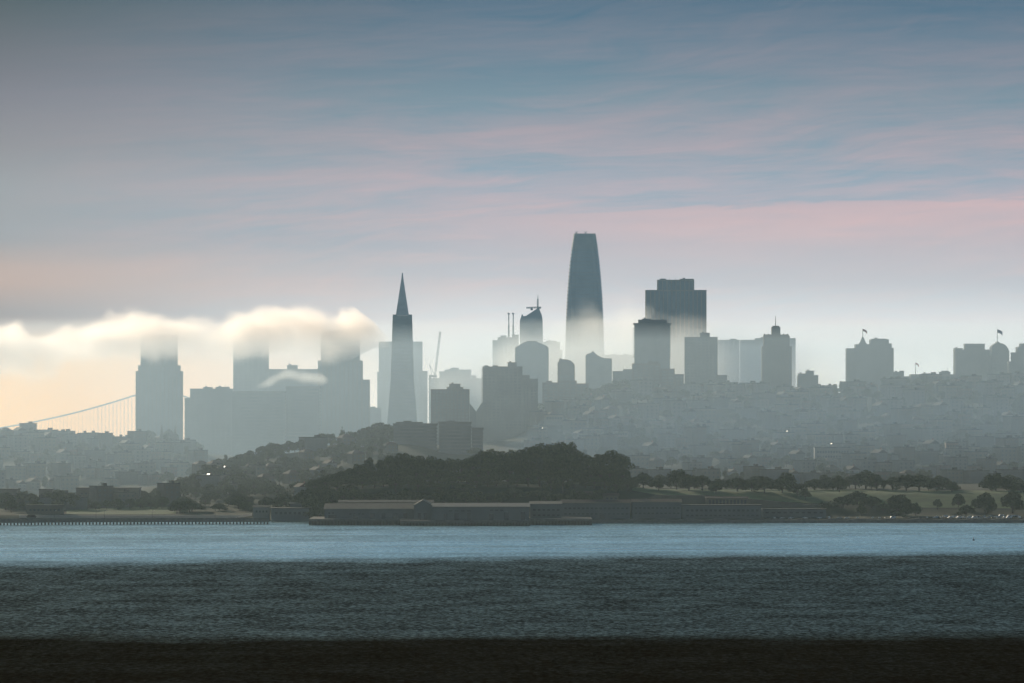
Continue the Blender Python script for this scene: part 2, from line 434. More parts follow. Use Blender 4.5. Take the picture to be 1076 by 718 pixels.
# ---- centre
def twin(root, ox, oz, Y):
    for p, top in ((534.6,329),(539.3,328.5)):
        mm = MB(); x = X(p,Y)-ox
        mm.tube((x,20,Z(358,Y)-oz),(x,20,Z(342,Y)-oz),1.15,1.0,8); mm.tube((x,20,Z(342,Y)-oz),(x,20,Z(332,Y)-oz),.75,.6,8)
        mo = mm.build('antenna_mast','darkmetal',root)
        dd = MB(); z = Z(332,Y)-oz
        dd.tube((x,20,z),(x+1.0,20,z+3.6),.5); dd.tube((x,20,z),(x-1.2,20,z+4.2),.4); dd.box(x-1.6,x+.4,19,21,z+2.8,z+4.2)
        dd.build('aerial','darkmetal',mo)
tower('office_tower', 'pale tower with two tall antenna masts side by side on its roof', 'tower', 9320, 50,
      [(517.5,545,357.5,None),(523,545,354.5,357.5,4,40)], 'pale', style='piers', pent=[(526,532,352.8,354.5),(538,545,352,354.5)], extra=twin)

def lumen(root, ox, oz, Y):
    poly = [(546.2,372),(546.2,337),(547.6,333),(548.2,330.5),(549.2,330.6),(550,332.5),(553,331.8),(557,329.2),(561,326.6),(564,324.6),(566.2,323.6),(567.6,327),(569.4,331.5),(570.2,337),(570.6,372)]
    q = MB(); q.prism_xz([(X(p,Y)-ox, Z(y,Y)-oz) for p,y in reversed(poly)], 1, 38)
    q.build('crown','blueglass',root)
    q = MB(); lattice(q, (X(565,Y)-ox,18,Z(327,Y)-oz), (X(565.2,Y)-ox,18,Z(314,Y)-oz), 1.3, 6, .3)
    q.tube((X(565.2,Y)-ox,18,Z(314,Y)-oz),(X(565.3,Y)-ox,18,Z(309.5,Y)-oz),.5,.2)
    co = q.build('rooftop_crane','darkmetal',root)
    q = MB(); lattice(q, (X(553,Y)-ox,18,Z(323.4,Y)-oz), (X(568.4,Y)-ox,18,Z(323.0,Y)-oz), 1.3, 10, .28)
    q.box(X(566.6,Y)-ox,X(568.6,Y)-ox,17,19,Z(324.3,Y)-oz,Z(322.6,Y)-oz); q.box(X(557.5,Y)-ox,X(560,Y)-ox,17.4,18.6,Z(326,Y)-oz,Z(323.3,Y)-oz)
    q.build('jib','darkmetal',co)
tower('glass_tower', 'bluish tower with slanting curved top and a T-shaped crane standing on it', 'tower', 9440, 39,
      [(546,570.7,372,None)], 'metal', 'blueglass', style='bands', extra=lumen)

def roundtop(name, label, cat, Y, dep, poly, wallmat, ybase, style='grid', group=None):
    """tower whose silhouette is a polygon: walls below the eaves as facade, the shaped top as one extrusion"""
    xs = [p for p,y in poly]; x0, x1 = min(xs), max(xs); cx = (x0+x1)/2
    gz = ground(cx,Y)-1 if ybase is None else Z(ybase,Y)
    root = thing(name, label, cat, (X(cx,Y),Y,gz), group)
    ox, oz = X(cx,Y), gz
    low = max(y for p,y in poly)
    wall, glass = MB(), MB()
    facade(wall, glass, X(x0,Y)-ox, X(x1,Y)-ox, 0, dep, 0, Z(low,Y)-oz, style)
    wall.build('wall', wallmat, root); glass.build('glazing','glass',root)
    top = MB(); top.prism_xz([(X(p,Y)-ox, Z(y,Y)-oz-(1.0 if y==low else 0)) for p,y in reversed(poly)], .8, dep-.8)
    top.build('roof_crown', wallmat, root)
    return root
roundtop('apartment_tower', 'grey tower with a rounded barrel top in front of the antenna tower', 'tower', 8350, 40,
         [(541.2,372),(541.2,366),(543.5,364),(545.5,362.8),(548.5,361.2),(550.5,359.8),(553,359.4),(553,358.3),(564.5,358.3),(564.5,359.6),(568,360.6),(571.5,362.2),(575,364),(576.6,366.5),(576.6,372)], 'grey', None)
tower('office_block', 'pale slab between the barrel-topped tower and the tallest skyscraper', 'building', 9380, 40,
      [(571,588.5,359.3,None),(588.5,591,367.5,None,2,34)], 'pale', style='piers', pent=[(574,585,358.4,359.3)])

# ---- tallest skyscraper
Y = 9338; cxp = 614.4; gz = 4; s = Y/F
root = thing('skyscraper', 'tallest skyscraper, a bullet shape narrowing upward with a flat top', 'skyscraper', (X(cxp,Y),Y,gz))
prof = [(0, 21.6*s), (Z(420,Y)-gz, 21.4*s), (Z(370,Y)-gz, 20.9*s), (Z(340,Y)-gz,20.2*s), (Z(314,Y)-gz,19.1*s), (Z(292,Y)-gz,17.5*s), (Z(272,Y)-gz,15.6*s), (Z(258,Y)-gz,13.6*s), (Z(246,Y)-gz,11.7*s)]
def sring(z, r, n=32, p=5.0):
    o = []
    for i in range(n):
        t = 2*math.pi*(i+.5)/n; c, s2 = math.cos(t), math.sin(t)
        k = (abs(c)**p+abs(s2)**p)**(-1/p)
        o.append((r*k*c, r*k*s2, z))
    return o
wall, glass = MB(), MB()
H = prof[-1][0]; nf = 66; zc = Z(262,Y)-gz
rr = lambda z: interp(prof, z)
glass.loft([sring(z, rr(z)-.7) for z in frange(0, zc, 6)])
for k in range(nf):
    z = H*(k+.5)/nf
    if z < zc: wall.loft([sring(z-.5, rr(z)), sring(z+.5, rr(z))])
wall.build('fins','darkmetal',root); glass.build('glazing','blueglass',root)
cr = MB()
for k in range(12):
    z = lerp(zc, H, k/11); cr.loft([sring(z-.35, rr(z)), sring(z+.35, rr(z))])
cr.loft([sring(z, rr(z)-.5) for z in frange(zc, H-.5, 4)])
cr.build('crown','darkmetal',root)
for p in (605.6, 615.4):
    q = MB(); x = (p-cxp)*s
    q.tube((x,0,H-.2),(x,0,H+2.2),.55); q.tube((x,0,H+1.6),(x-2.0,0,H+3.6),.4); q.tube((x,0,H+1.6),(x+2.0,0,H+3.6),.4); q.box(x-1.5,x+1.5,-1,1,H-.1,H+.7)
    q.build('roof_crane','darkmetal',root)

# ---- centre front
def flared(root, ox, oz, Y):
    q = MB(); q.prism_xz([(X(500,Y)-ox,Z(433,Y)-oz-18),(X(508,Y)-ox,Z(433,Y)-oz-18),(X(508,Y)-ox,Z(422,Y)-oz),(X(505,Y)-ox,Z(425,Y)-oz),(X(500,Y)-ox,Z(433,Y)-oz)][::-1],4,40)
    q.build('podium','concrete',root)
    for k in range(18):
        z = Z(388+k*2.1,Y)-oz; b2 = MB(); b2.box(X(505.6,Y)-ox,X(507.2,Y)-ox,3,12,z-.5,z+.1); b2.box(X(505.6,Y)-ox,X(505.75,Y)-ox,3,12,z+.1,z+1.0)
        b2.build('balcony','concrete',root)
tower('apartment_tower', 'big dark stepped apartment block with balconies down its left edge, mid-view', 'tower', 7500, 50,
      [(507,549,385.2,None),(549,556.5,394.2,None,3,44),(556.5,565.2,398,None,6,38)], 'concrete', style='grid', bay=4.5, fl=3.2,
      pent=[(533.5,543,381,385.2),(518,523,384.2,385.2),(543,549,386,394,4,20),(509,513,384.3,385.2)], extra=flared)
def slope(root, ox, oz, Y):
    q = MB(); q.prism_xz([(X(493.5,Y)-ox,0),(X(500.5,Y)-ox,0),(X(500.5,Y)-ox,Z(433,Y)-oz),(X(493.5,Y)-ox,Z(424,Y)-oz)],5,30); q.build('side_wing','concrete',root)
tower('apartment_tower', 'dark square apartment tower with a rooftop hut, left of the big stepped block', 'tower', 7420, 36,
      [(452.6,493.2,409,None)], 'brownstone', style='grid', bay=4, fl=3.1, pent=[(469.5,486.5,407,409),(472,483.5,403.6,407)], extra=slope)
tower('apartment_block', 'olive slab block on the hill crest just above the dark wood', 'building', 6900, 30,
      [(413,459.5,445,None),(416,444,443.5,445,3,22),(461,495.5,443.2,None,-4,34),(495.5,508,449.5,None,0,28)], 'concrete', style='bands', fl=3.2, pent=[(424,432,442.6,443.5),(470,478,442.4,443.2)])

roundtop('apartment_tower', 'small dark tower with a sloping peaked top, at the foot of the tallest skyscraper', 'tower', 7900, 26,
         [(586,392),(586,381),(587.5,380),(587.5,377.5),(589.2,376.2),(590.2,377.4),(596,377.8),(600,379.2),(602.5,381.5),(604,384),(604,392)], 'brownstone', None)
tower('apartment_block', 'low dark block with a square right wing at the foot of the small peaked tower', 'building', 7780, 34,
      [(570,588,402,None),(604,618.5,403,None,2,28),(586,606,400,None,-2,34)], 'brownstone', fl=3.2, pent=[(574,580,400.5,402)])
roundtop('apartment_tower', 'hazy tower with a gabled peak on its left corner, right of the tallest skyscraper', 'tower', 8200, 36,
         [(615.6,382),(615.6,373.2),(617.5,371.8),(621,371),(623.2,368.6),(624.4,370.6),(628,373.4),(632,375.6),(635,376.4),(643,376.8),(643,382)], 'grey', None)
tower('office_block', 'pale low slab behind the gable-peaked tower and the ribbed balcony tower', 'building', 9100, 50,
      [(630,668,373,None)], 'pale', style='bands', pent=[(643,648,372,373),(655,660,372,373)])
tower('apartment_block', 'short hazy block with stepped roofs at the foot of the gable-peaked tower', 'building', 7950, 30,
      [(644,655,390,None),(655,667,388,None,3,26)], 'grey', fl=3.2)

def ribbed(root, ox, oz, Y):
    for k in range(13):
        z = Z(345+k*2.5,Y)-oz
        for a, c in ((665.2,668.2),(702.4,705.2)):
            b2 = MB(); b2.box(X(a,Y)-ox,X(c,Y)-ox,2,12,z-.5,z+.3); b2.build('balcony','concrete',root)
    q = MB(); q.box(X(665.6,Y)-ox,X(705.6,Y)-ox,-1.4,33,Z(341.2,Y)-oz,Z(339.6,Y)-oz); q.build('cornice','concrete',root)
tower('apartment_tower', 'ribbed tower with projecting balconies and overhanging flat cap, before the wide notched tower', 'tower', 8000, 32,
      [(667,704,341,None),(671,700.5,336,341,3,24)], 'grey', style='grid', bay=4, fl=3.2, pent=[(675,684,335.2,336)], extra=ribbed)
tower('apartment_block', 'lower block with a rooftop shed at the foot of the ribbed balcony tower', 'building', 7820, 30,
      [(664.5,694,382,None),(694,709,387.5,None,2,26),(709,718.5,393.2,None,3,22)], 'brownstone', fl=3.2, pent=[(681,692,380.2,382)])
tower('office_tower', 'wide dark slab tower with square notched shoulders, second tallest in the view', 'tower', 8700, 46,
      [(678.6,742.4,304.8,None),(691,729.6,294,304.8,4,36)], 'brownstone', 'blueglass', style='piers', bay=5,
      pent=[(715,729,293.2,294),(694,700,293,294)], masts=[(696,291.5,294,.3),(704,292,294,.25),(710,291.8,294,.25)])
tower('apartment_tower', 'plain square tower with a central rooftop box, in front of the wide notched tower', 'tower', 7900, 34,
      [(720,754,354.2,None)], 'concrete', style='grid', bay=4, fl=3.2, pent=[(735.8,746,350,354.2)])
tower('apartment_block', 'small annex block against the right foot of the plain square tower', 'building', 7880, 24,
      [(754.3,764,394.2,None)], 'concrete', fl=3.2)
tower('office_tower', 'pale slim slab standing just right of the plain square tower', 'tower', 8950, 40,
      [(754,777,357.2,None)], 'pale', style='piers', pent=[(768,774,356.2,357.2)])
tower('office_tower', 'pale wide slab rising behind the tower with the small crown and spire', 'tower', 8980, 44,
      [(778.5,836,357.2,None),(794,836,355.4,357.2,3,36)], 'pale', style='piers', pent=[(800,806,354.6,355.4)])
def crown(root, ox, oz, Y):
    q = MB()
    for a, c, t, bt, f, d in ((805,827.5,351.5,357,3,22),(811,820.2,343.6,352,6,14),(812.2,819,342.4,344,7,12)):
        q.box(X(a,Y)-ox,X(c,Y)-ox,f,f+d,Z(bt,Y)-oz-.4,Z(t,Y)-oz)
    for p in (803.5,807.5,823.5,827.8): q.frustum(X(p,Y)-ox,5,1.5,1.5,Z(353,Y)-oz,.4,.4,Z(350.6,Y)-oz)
    co = q.build('crown','brownstone',root)
    q = MB(); q.tube((X(815.4,Y)-ox,13,Z(343,Y)-oz),(X(815.4,Y)-ox,13,Z(332,Y)-oz),.5,.2); q.build('spire','darkmetal',co)
tower('hotel_tower', 'dark old tower with corner turrets, a small square crown and thin spire', 'tower', 7900, 30,
      [(801,832,364,None),(802.6,829.8,353,364,1,28)], 'brownstone', style='grid', bay=3.5, fl=3.3, extra=crown)
tower('apartment_block', 'small square block with an overhanging rooftop box, right of the turreted tower', 'building', 7950, 26,
      [(838.5,859.8,394.4,None)], 'grey', fl=3.2, pent=[(847,855.5,389.8,394.4),(839,848,392.8,394.4)])
def zflag(root, ox, oz, Y):
    q = MB(); q.box(X(903,Y)-ox,X(911,Y)-ox,4,16,Z(363,Y)-oz,Z(360.6,Y)-oz); q.frustum(X(907,Y)-ox,10,3.6,3.6,Z(360.7,Y)-oz,.7,.7,Z(354,Y)-oz); so = q.build('cupola','grey',root)
    flag_on(root, ox, oz, Y, 907, 345.5, 354.5, 10, 4.6, 2.8)
tower('hotel_tower', 'grey-blue hotel with a pointed cupola and a flag on its pole, at right', 'hotel', 8150, 40,
      [(890,899.5,366,None,6,30),(899.5,915,361.8,None),(915,934.2,356.8,None,2,38),(934.2,937.2,361,None,4,34),(937.2,939.4,365.4,None,6,30)], 'grey', style='grid', bay=4, fl=3.3, pent=[(917,932,356.2,356.8)], extra=zflag)
tower('apartment_block', 'small stepped block at the right foot of the hotel with the cupola', 'building', 8050, 28,
      [(939,946,391,None),(946,950,389.6,None,2,20),(950,958,395.5,None,3,22)], 'grey', fl=3.3, pent=[(941,943,390,391)])
def lflag(root, ox, oz, Y): flag_on(root, ox, oz, Y, 962.5, 381, 393.5, 8, 3.4, 2.2, 'flagred')
tower('apartment_block', 'long low flat-roofed building with a small flag, between the two hotels', 'building', 8000, 34,
      [(957,1005,393.4,None)], 'pale', fl=3.6, pent=[(988,999,391,393.4),(992,997,390,391),(970,978,392.6,393.4)], masts=[(996,386,391,.25)], extra=lflag)
tower('hotel_tower', 'square hazy block with a raised middle at far right, left of the domed hotel', 'hotel', 8100, 40,
      [(1004,1042,367.4,None),(1014.6,1035,361.2,367.4,3,32)], 'grey', style='grid', bay=4, fl=3.3, pent=[(1003.4,1012,366.2,367.4)])
def dome(root, ox, oz, Y): flag_on(root, ox, oz, Y, 1049, 346, 360, 16, 5.4, 4, 'flagblue')
rt = roundtop('hotel_tower', 'hotel with a shallow domed roof and a large flag, at far right', 'hotel', 8060, 36,
         [(1042,372),(1042,364.6),(1043.6,362.8),(1045.2,361.6),(1047,360.8),(1049,358.8),(1051,360.8),(1054,361.2),(1057,363),(1059,365.6),(1060.6,369),(1060.6,372)], 'grey', None)
dome(rt, rt.location.x, rt.location.z, 8060)
tower('apartment_block', 'stepped block cut off by the right edge of the view', 'building', 8040, 34,
      [(1064,1069.4,370.4,None,3,28),(1069.4,1100,364.6,None),(1072.6,1095,361,364.6,3,26)], 'grey', style='grid', bay=4, fl=3.3)
tower('apartment_block', 'low flat block in the dip between the hotel at far right and the cut-off block', 'building', 7980, 24, [(1060,1066,380,None)], 'grey', fl=3.3)

# ---- twin-spired church
Y = 7860; gz = ground(177,Y)-1
root = thing('church', 'church with twin pointed spires at the foot of the broad stepped tower', 'church', (X(177,Y),Y,gz))
bx = lambda p: X(p,Y)-X(177,Y)
q = MB(); q.prism_xz([(bx(168),0),(bx(186),0),(bx(186),14),(bx(177),21),(bx(168),14)],4,44); q.build('nave','pale',root)
for p in (170, 184):
    q = MB(); zt = Z(462,Y)-gz; q.box(bx(p)-2.6,bx(p)+2.6,-1,4.2,0,zt); to = q.build('bell_tower','pale',root)
    q = MB(); q.frustum(bx(p),1.6,2.4,2.4,zt,.15,.15,Z(446.5,Y)-gz)
    for a in (-2.2,2.2):
        for c in (-.6,3.8): q.frustum(bx(p)+a,c,.5,.5,zt,.1,.1,zt+3.5)
    q.build('spire','pale',to)

# ------------------------------------------------------------------ suspension bridge far left
Y = 10000
root = thing('suspension_bridge', 'suspension bridge with a sagging main cable and thin hangers, at far left', 'bridge', (X(166,Y),Y,0))
bx = lambda p: X(p,Y)-X(166,Y)
def cab(p):   # sag curve in photo columns
    d = abs(p-166)
    return 407.2 + 0.36*d - 0.00062*d*d if d < 290 else 459.5
for dy in (-10, 10):
    q = MB(); q.path([(bx(p),dy,Z(cab(p),Y)) for p in frange(-120,430,6)], .95, 6); q.build('main_cable','bridge',root)
zd = Z(463,Y)
q = MB(); q.box(bx(-300),bx(600),-14,14,zd-3,zd); q.box(bx(-300),bx(600),-14,14,zd-9,zd-8)
for k in range(90):
    x = bx(-300+k*10); q.tube((x,-13.5,zd-8.5),(x+6,-13.5,zd-2),.35,.35,4); q.tube((x+6,-13.5,zd-2),(x+12,-13.5,zd-8.5),.35,.35,4)
q.build('deck','bridge',root)
q = MB()
for dx in (-12,12):
    q.box(-3,3,dx-2.5,dx+2.5,-2,Z(404.5,Y))
for k in range(5):
    z0 = zd+4+k*14; q.tube((0,-12,z0),(0,12,z0+14),.9); q.tube((0,12,z0),(0,-12,z0+14),.9)
q.build('pylon','bridge',root)
for dy in (-10, 10):
    for p in frange(20,205,3.95):
        if dy > 0 and int(p) % 2: continue
        q = MB(); q.tube((bx(p),dy,zd-.5),(bx(p),dy,Z(cab(p),Y)),.21,.21,4); q.build('hanger','bridge',root)

#PART2-BEGIN
# ------------------------------------------------------------------ trees
def leaf_cloud(lobes, n, size, r, gap=0.0):
    """n leaf clumps (small bent quads) spread through the lobes' outer volume"""
    q = MB(); tot = sum(a*b2*c for _,_,_,a,b2,c in lobes); vs = []; fs = []
    for cx, cy_, cz, a, b2, c in lobes:
        k = int(n*a*b2*c/tot)
        for _ in range(k):
            while True:
                p = Vector((r.uniform(-1,1), r.uniform(-1,1), r.uniform(-1,1)))
                if .05 < p.length < 1: break
            p = p.normalized()*(p.length**.45)
            pos = Vector((cx+p.x*a, cy_+p.y*b2, cz+p.z*c))
            s_ = size*r.uniform(.6,1.35)
            nrm = (p*.6 + Vector((r.gauss(0,.6), r.gauss(0,.6), r.gauss(0,.6)+.25))).normalized()
            t = nrm.orthogonal().normalized(); t.rotate(Matrix.Rotation(r.uniform(0,6.28),3,nrm)); bb = nrm.cross(t)
            o_ = len(vs)
            vs += [pos-t*s_*.7, pos+bb*s_*.42+nrm*s_*.12, pos+t*s_*.7, pos-bb*s_*.42+nrm*s_*.1]
            fs.append((o_,o_+1,o_+2,o_+3))
    q.add(vs, fs)
    return q
def make_tree(name, kind, seed, mat):
    r = random.Random(seed)
    root = thing(name, 'tree', 'tree', (0,0,-500))
    tk = MB(); lobes = []
    if kind == 'spread':      # broad wind-shaped cypress, 28 m
        H, Rr = 28, 12.5
        tk.tube((0,0,-2),(.4,.2,8),1.0,.75,8); tk.tube((.4,.2,8),(.2,0,17),.75,.4,7)
        for i in range(13):
            a = i*2.4+r.uniform(-.4,.4); d_ = Rr*math.sqrt((i+.5)/13)*.8; zz = 22.5-(d_/Rr)**2*8+r.uniform(-1.5,1.5)
            lobes.append((d_*math.cos(a), d_*math.sin(a), zz, r.uniform(3.4,5.4), r.uniform(3.4,5.4), r.uniform(2.4,4)))
            tk.tube((.3,.1,7+i*.6),(d_*.85*math.cos(a), d_*.85*math.sin(a), zz-1),.3,.1,5)
        for i in range(7):
            a = r.uniform(0,6.28); d_ = r.uniform(3,10); lobes.append((d_*math.cos(a), d_*math.sin(a), r.uniform(8,14), 4, 4, 3.4))
        n, sz = 3000, 1.15
    elif kind == 'tall':      # irregular eucalyptus, 30 m
        H = 30
        tk.tube((0,0,-2),(.5,0,12),.9,.6,8); tk.tube((.5,0,12),(-.3,.4,24),.6,.25,7)
        for i in range(12):
            a = r.uniform(0,6.28); zz = 9+i*1.65+r.uniform(-1,1); d_ = r.uniform(1,5.5)*(1-.35*i/12)
            lobes.append((d_*math.cos(a), d_*math.sin(a), zz, r.uniform(2.6,4.2), r.uniform(2.6,4.2), r.uniform(2.2,3.6)))
            tk.tube((.2,.1,zz-4),(d_*.9*math.cos(a), d_*.9*math.sin(a), zz),.22,.08,5)
        n, sz = 2200, 1.05
    elif kind == 'cone':      # conifer, 17 m
        tk.tube((0,0,-1.5),(0,0,16),.45,.08,7)
        for i in range(11):
            t = i/10; zz = 2.2+t*13.6; rad = 4.6*(1-t)**.85+.35
            for k in range(5 if i < 8 else 1):
                a = k*1.256+i*.7; lobes.append((rad*.5*math.cos(a), rad*.5*math.sin(a), zz, rad*.6, rad*.6, .95))
                tk.tube((0,0,zz),(rad*.8*math.cos(a), rad*.8*math.sin(a), zz-.3),.1,.04,4)
        n, sz = 1500, .8
    elif kind == 'round':     # full park tree on a short clear trunk, 12 m
        tk.tube((0,0,-1.5),(.2,.1,3.6),.5,.36,7)
        for i in range(15):
            a = i*2.4+r.uniform(-.5,.5); d_ = 4.9*math.sqrt((i+.4)/15)*r.uniform(.8,1.15); zz = 9.4-(d_/5.2)**2*4.6+r.uniform(-1.2,1.1)
            lobes.append((d_*math.cos(a), d_*math.sin(a), zz, r.uniform(1.5,2.7), r.uniform(1.5,2.7), r.uniform(1.4,2.4)))
            tk.tube((.2,.1,3.2),(d_*.85*math.cos(a), d_*.85*math.sin(a), zz-.4),.2,.06,5)
        n, sz = 1600, .75
    elif kind == 'dome':      # broad bushy tree with foliage close to the ground, 12 m
        tk.tube((0,0,-1.5),(.2,.1,5),.6,.3,7)
        for i in range(20):
            a = i*2.4+r.uniform(-.5,.5); q_ = (i+.3)/20; d_ = 6.6*math.sqrt(q_)*r.uniform(.8,1.15); zz = 9.3-(d_/6.6)**2*r.uniform(3.5,7.2)+r.uniform(-1,1)
            lobes.append((d_*math.cos(a), d_*math.sin(a), max(1.6,zz), r.uniform(1.7,3), r.uniform(1.7,3), r.uniform(1.5,2.4)))
            tk.tube((.2,.1,2.6),(d_*.85*math.cos(a), d_*.85*math.sin(a), max(1.2,zz-.4)),.2,.06,5)
        n, sz = 2000, .85
    else:                     # bush, 5 m
        tk.tube((0,0,-1),(0,0,2.4),.25,.1,6)
        for i in range(8):
            a = i*2.4; d_ = 2.6*math.sqrt(i/8); lobes.append((d_*math.cos(a), d_*math.sin(a), 2.6+r.uniform(-.6,.9), 1.6, 1.6, 1.4))
            tk.tube((0,0,1),(d_*.8*math.cos(a), d_*.8*math.sin(a), 2.6),.12,.05,4)
        n, sz = 700, .6
    tk.build('trunk','bark',root)
    leaf_cloud(lobes, n, sz, r).build('crown', mat, root)
    return root
HT = dict(spread=27.3, tall=30.5, cone=16.8, round=12.0, dome=12.0, bush=5.0)
PROTO = {}
for kind, nm, mats in (('spread','spreading_tree',('leaf_dark','leaf_mid')),('tall','tall_tree',('leaf_dark','leaf_grey')),('cone','conifer_tree',('leaf_dark','leaf_dark')),
                       ('round','park_tree',('leaf_dark','leaf_mid')),('dome','bushy_tree',('leaf_dark','leaf_mid')),('bush','shrub',('leaf_mid','leaf_dark'))):
    PROTO[kind] = [(nm, kind, i, mats[i]) for i in (0,1)]
MADE = {}
def put_tree(kind, v, px, Y, h, label, group, wide=1.0, z=None):
    key = (kind, v)
    if key not in MADE:
        nm, k, i, mt = PROTO[kind][v]
        o = make_tree(nm, k, 40+i*7+len(kind), mt); learn_kids(o); MADE[key] = o
    else: o = copy_tree(MADE[key])
    o.location = (X(px,Y), Y, (ground(px,Y) if z is None else z)-.2)
    s_ = h/HT[kind]; o.scale = (s_*wide, s_*wide, s_); o.rotation_euler.z = rnd.uniform(0,6.28)
    o['label'] = label; o['category'] = 'bush' if kind == 'bush' else 'tree'; o['group'] = group
    return o

CANOPY = [(322,512),(330,503),(340,500),(352,498),(362,492),(372,488),(385,483),(400,479),(412,477),(425,475.5),(440,476),(455,478),(470,482),(485,482),(495,480),(505,475),(515,472),(528,472),(540,470),(552,468),(560,466.5),(572,467),(585,465.5),(597,464.5),(604,468),(610,474),(615,479),(620,477),(630,473),(640,472),(650,474),(657,480),(663,488),(668,497),(676,508)]
def zone(px):
    for a, t in ((345,'at its left end'),(390,'behind the leftmost pier shed'),(425,'left of the gabled headhouse'),(460,'behind the gabled headhouse'),(505,'behind the left half of the blue-roofed shed'),(556,'behind the right half of the blue-roofed shed'),(612,'in the clump right of the blue-roofed shed')):
        if px < a: return t
    return 'in the domed clump at its right end'
# dark wood on the bluff behind the piers: three rows, the back row draws the skyline
for row, Yr, step, dpy, adj in ((0,6330,10.5,0,"on the dark wood's skyline"),(1,6235,11,13,'inside the dark wood'),(2,6172,11.5,26,'fronting the dark wood')):
    p = 331.0
    while p < 664:
        topy = interp(CANOPY, p)+dpy+rnd.uniform(-1.5,2.5)
        Y = Yr+rnd.uniform(-22,22)
        h = max(10, Z(topy,Y)-ground(p,Y))
        if h > 4:
            kd = 'tall' if (rnd.random() < .3 and h > 20) else 'spread'
            if row == 2: kd = 'spread'
            w_ = max(.8, min(2.0, 19.0/h)) if kd == 'spread' else max(1.0, min(1.6, 24/h))
            put_tree(kd, rnd.randrange(2), p, Y, h, f"{'tall narrow' if kd=='tall' else 'broad dark'} tree {adj}, {zone(p)}", 'trees of the dark wood on the bluff', w_)
        p += step*rnd.uniform(.8,1.2)
for k, (p, ty, Y) in enumerate([(322,513,6150),(327,520,6128),(333,514,6140),(340,512,6150),(326,530,6112),(334,526,6112),(343,524,6118),(317,522,6160),(313,530,6150),(319,534,6120)]):
    z_ = ground(p,Y); h = max(6, Z(ty,Y)-z_)
    put_tree('dome', k%2, p, Y, h, 'bushy dark tree at the left tip of the dark wood, beside the boathouse', 'trees of the dark wood on the bluff', max(.8,12/h))
p = 338.0
while p < 640:
    Y = 6136+rnd.uniform(-9,14); z_ = ground(p,Y); h = max(6, Z(515+rnd.uniform(-4,4)+max(0,(p-560)*.04),Y)-z_)
    put_tree('dome', rnd.randrange(2), p, Y, h, f"low bushy tree at the dark wood's foot, {zone(p)}", 'trees of the dark wood on the bluff', max(.8,13/h))
    p += rnd.uniform(9,14)
# park trees on the meadow at right
def near_what(px):
    for a, t in ((690,'just right of the dark wood'),(735,'above the pale retaining wall'),(790,'below the square tower with the rooftop box'),(835,'below the turreted tower'),(872,'below the small square block'),(905,'left of the dark low mound of shrubs'),(935,'below the hotel with the cupola'),(965,'behind the big round shore tree'),(1010,'below the long low flat-roofed building'),(1045,'below the square hazy block')):
        if px < a: return t
    return 'close to the right edge'
MEADOW = [(676,498,14,6290),(692,504,9,6250),(711,493.5,19,6300),(724,500,15,6260),(738,500,18,6270),(752,508,12,6230),(775,503,20,6260),(790,505,15,6280),(803,504,17,6250),(822,503,18,6270),(838,508,15,6240),(846,514,10,6215),(826,498,14,6350),(882,501,13,6290),(899,499,16,6380),(910,496,20,6390),(921,499,16,6340),(938,502,17,6360),(952,500,18,6330),(966,500,22,6330),(976,506,14,6350),(1046,499,20,6340),(1058,505,12,6350),(1000,512,13,6300),(1073,508,16,6290)]
for i, (p, ty, w_, Y) in enumerate(MEADOW):
    h = max(8, (Z(ty,Y)-ground(p,Y))*1.12); wide = (w_*1.3*Y/F)/(12.5*h/12); kd = 'dome' if i%3 == 0 else 'round'
    put_tree(kd, i%2, p, Y, h, f'{"small" if h<11 else "full"} tree on the sunlit grass slope, {near_what(p)}', 'park trees on the sunlit slope', max(.8,min(2.1,wide)))
for k in range(30):
    p = rnd.uniform(676,1078); Y = rnd.uniform(6330,6430)
    put_tree(('dome','round')[k%2], rnd.randrange(2), p, Y, rnd.uniform(8,13), f'dark back-row tree beyond the grass slope, {near_what(p)}', 'back row of trees beyond the grass slope', rnd.uniform(1.1,1.6))
SHORE = [(945,519,30,6140,'big round dark tree low on the right-hand shore, largest there'),(962,528,14,6130,'lower dark tree joined to the right side of the big round shore tree'),(949,534,14,6095,'small dark tree in front of the big round shore tree'),
  (905,530,13,6120,'small lone round tree on the shore left of the big round shore tree'),(1036,517,24,6150,'tall round dark tree above the parked cars near the right edge'),(1064,515,26,6160,'wide dark tree at the right edge above the parked cars'),
  (1015,530,17,6125,'low wide dark tree between the parked cars on the right-hand shore'),(1007,518,14,6190,'mid-sized tree on the grass behind the low wide tree at right'),(1024,523,10,6180,'slim tree left of the tall round dark tree at right'),(985,524,12,6180,'shrubby tree on the grass right of the big round shore tree'),
  (886,521,24,6180,'left half of the dark mound of shrubs on the right-hand shore'),(901,516,28,6200,'peak of the dark mound of shrubs on the right-hand shore'),(916,521,22,6180,'right half of the dark mound of shrubs on the right-hand shore'),(868,527,20,6170,'low shrub trailing left from the dark mound of shrubs'),(928,529,14,6165,'low shrub trailing right from the dark mound of shrubs')]
for i, (p, ty, w_, Y, lab) in enumerate(SHORE):
    z = ground(p,Y); h = max(4, Z(ty,Y)-z)
    kd = 'dome' if i < 10 and w_ > 13 else 'round' if i < 10 else 'dome'
    hw = 14.5*h/12
    put_tree(kd, i%2, p, Y, h, lab, 'trees along the right-hand shore', max(.6,min(3,(w_*Y/F)/hw)))
put_tree('cone',0,292.5,6170,Z(518,6170)-4,'pointed dark conifer, left one of the pair beside the boathouse','pair of conifers by the boathouse',1.2,4)
put_tree('cone',1,308.5,6160,Z(514,6160)-4,'taller pointed dark conifer, right one of the pair beside the boathouse','pair of conifers by the boathouse',1.25,4)

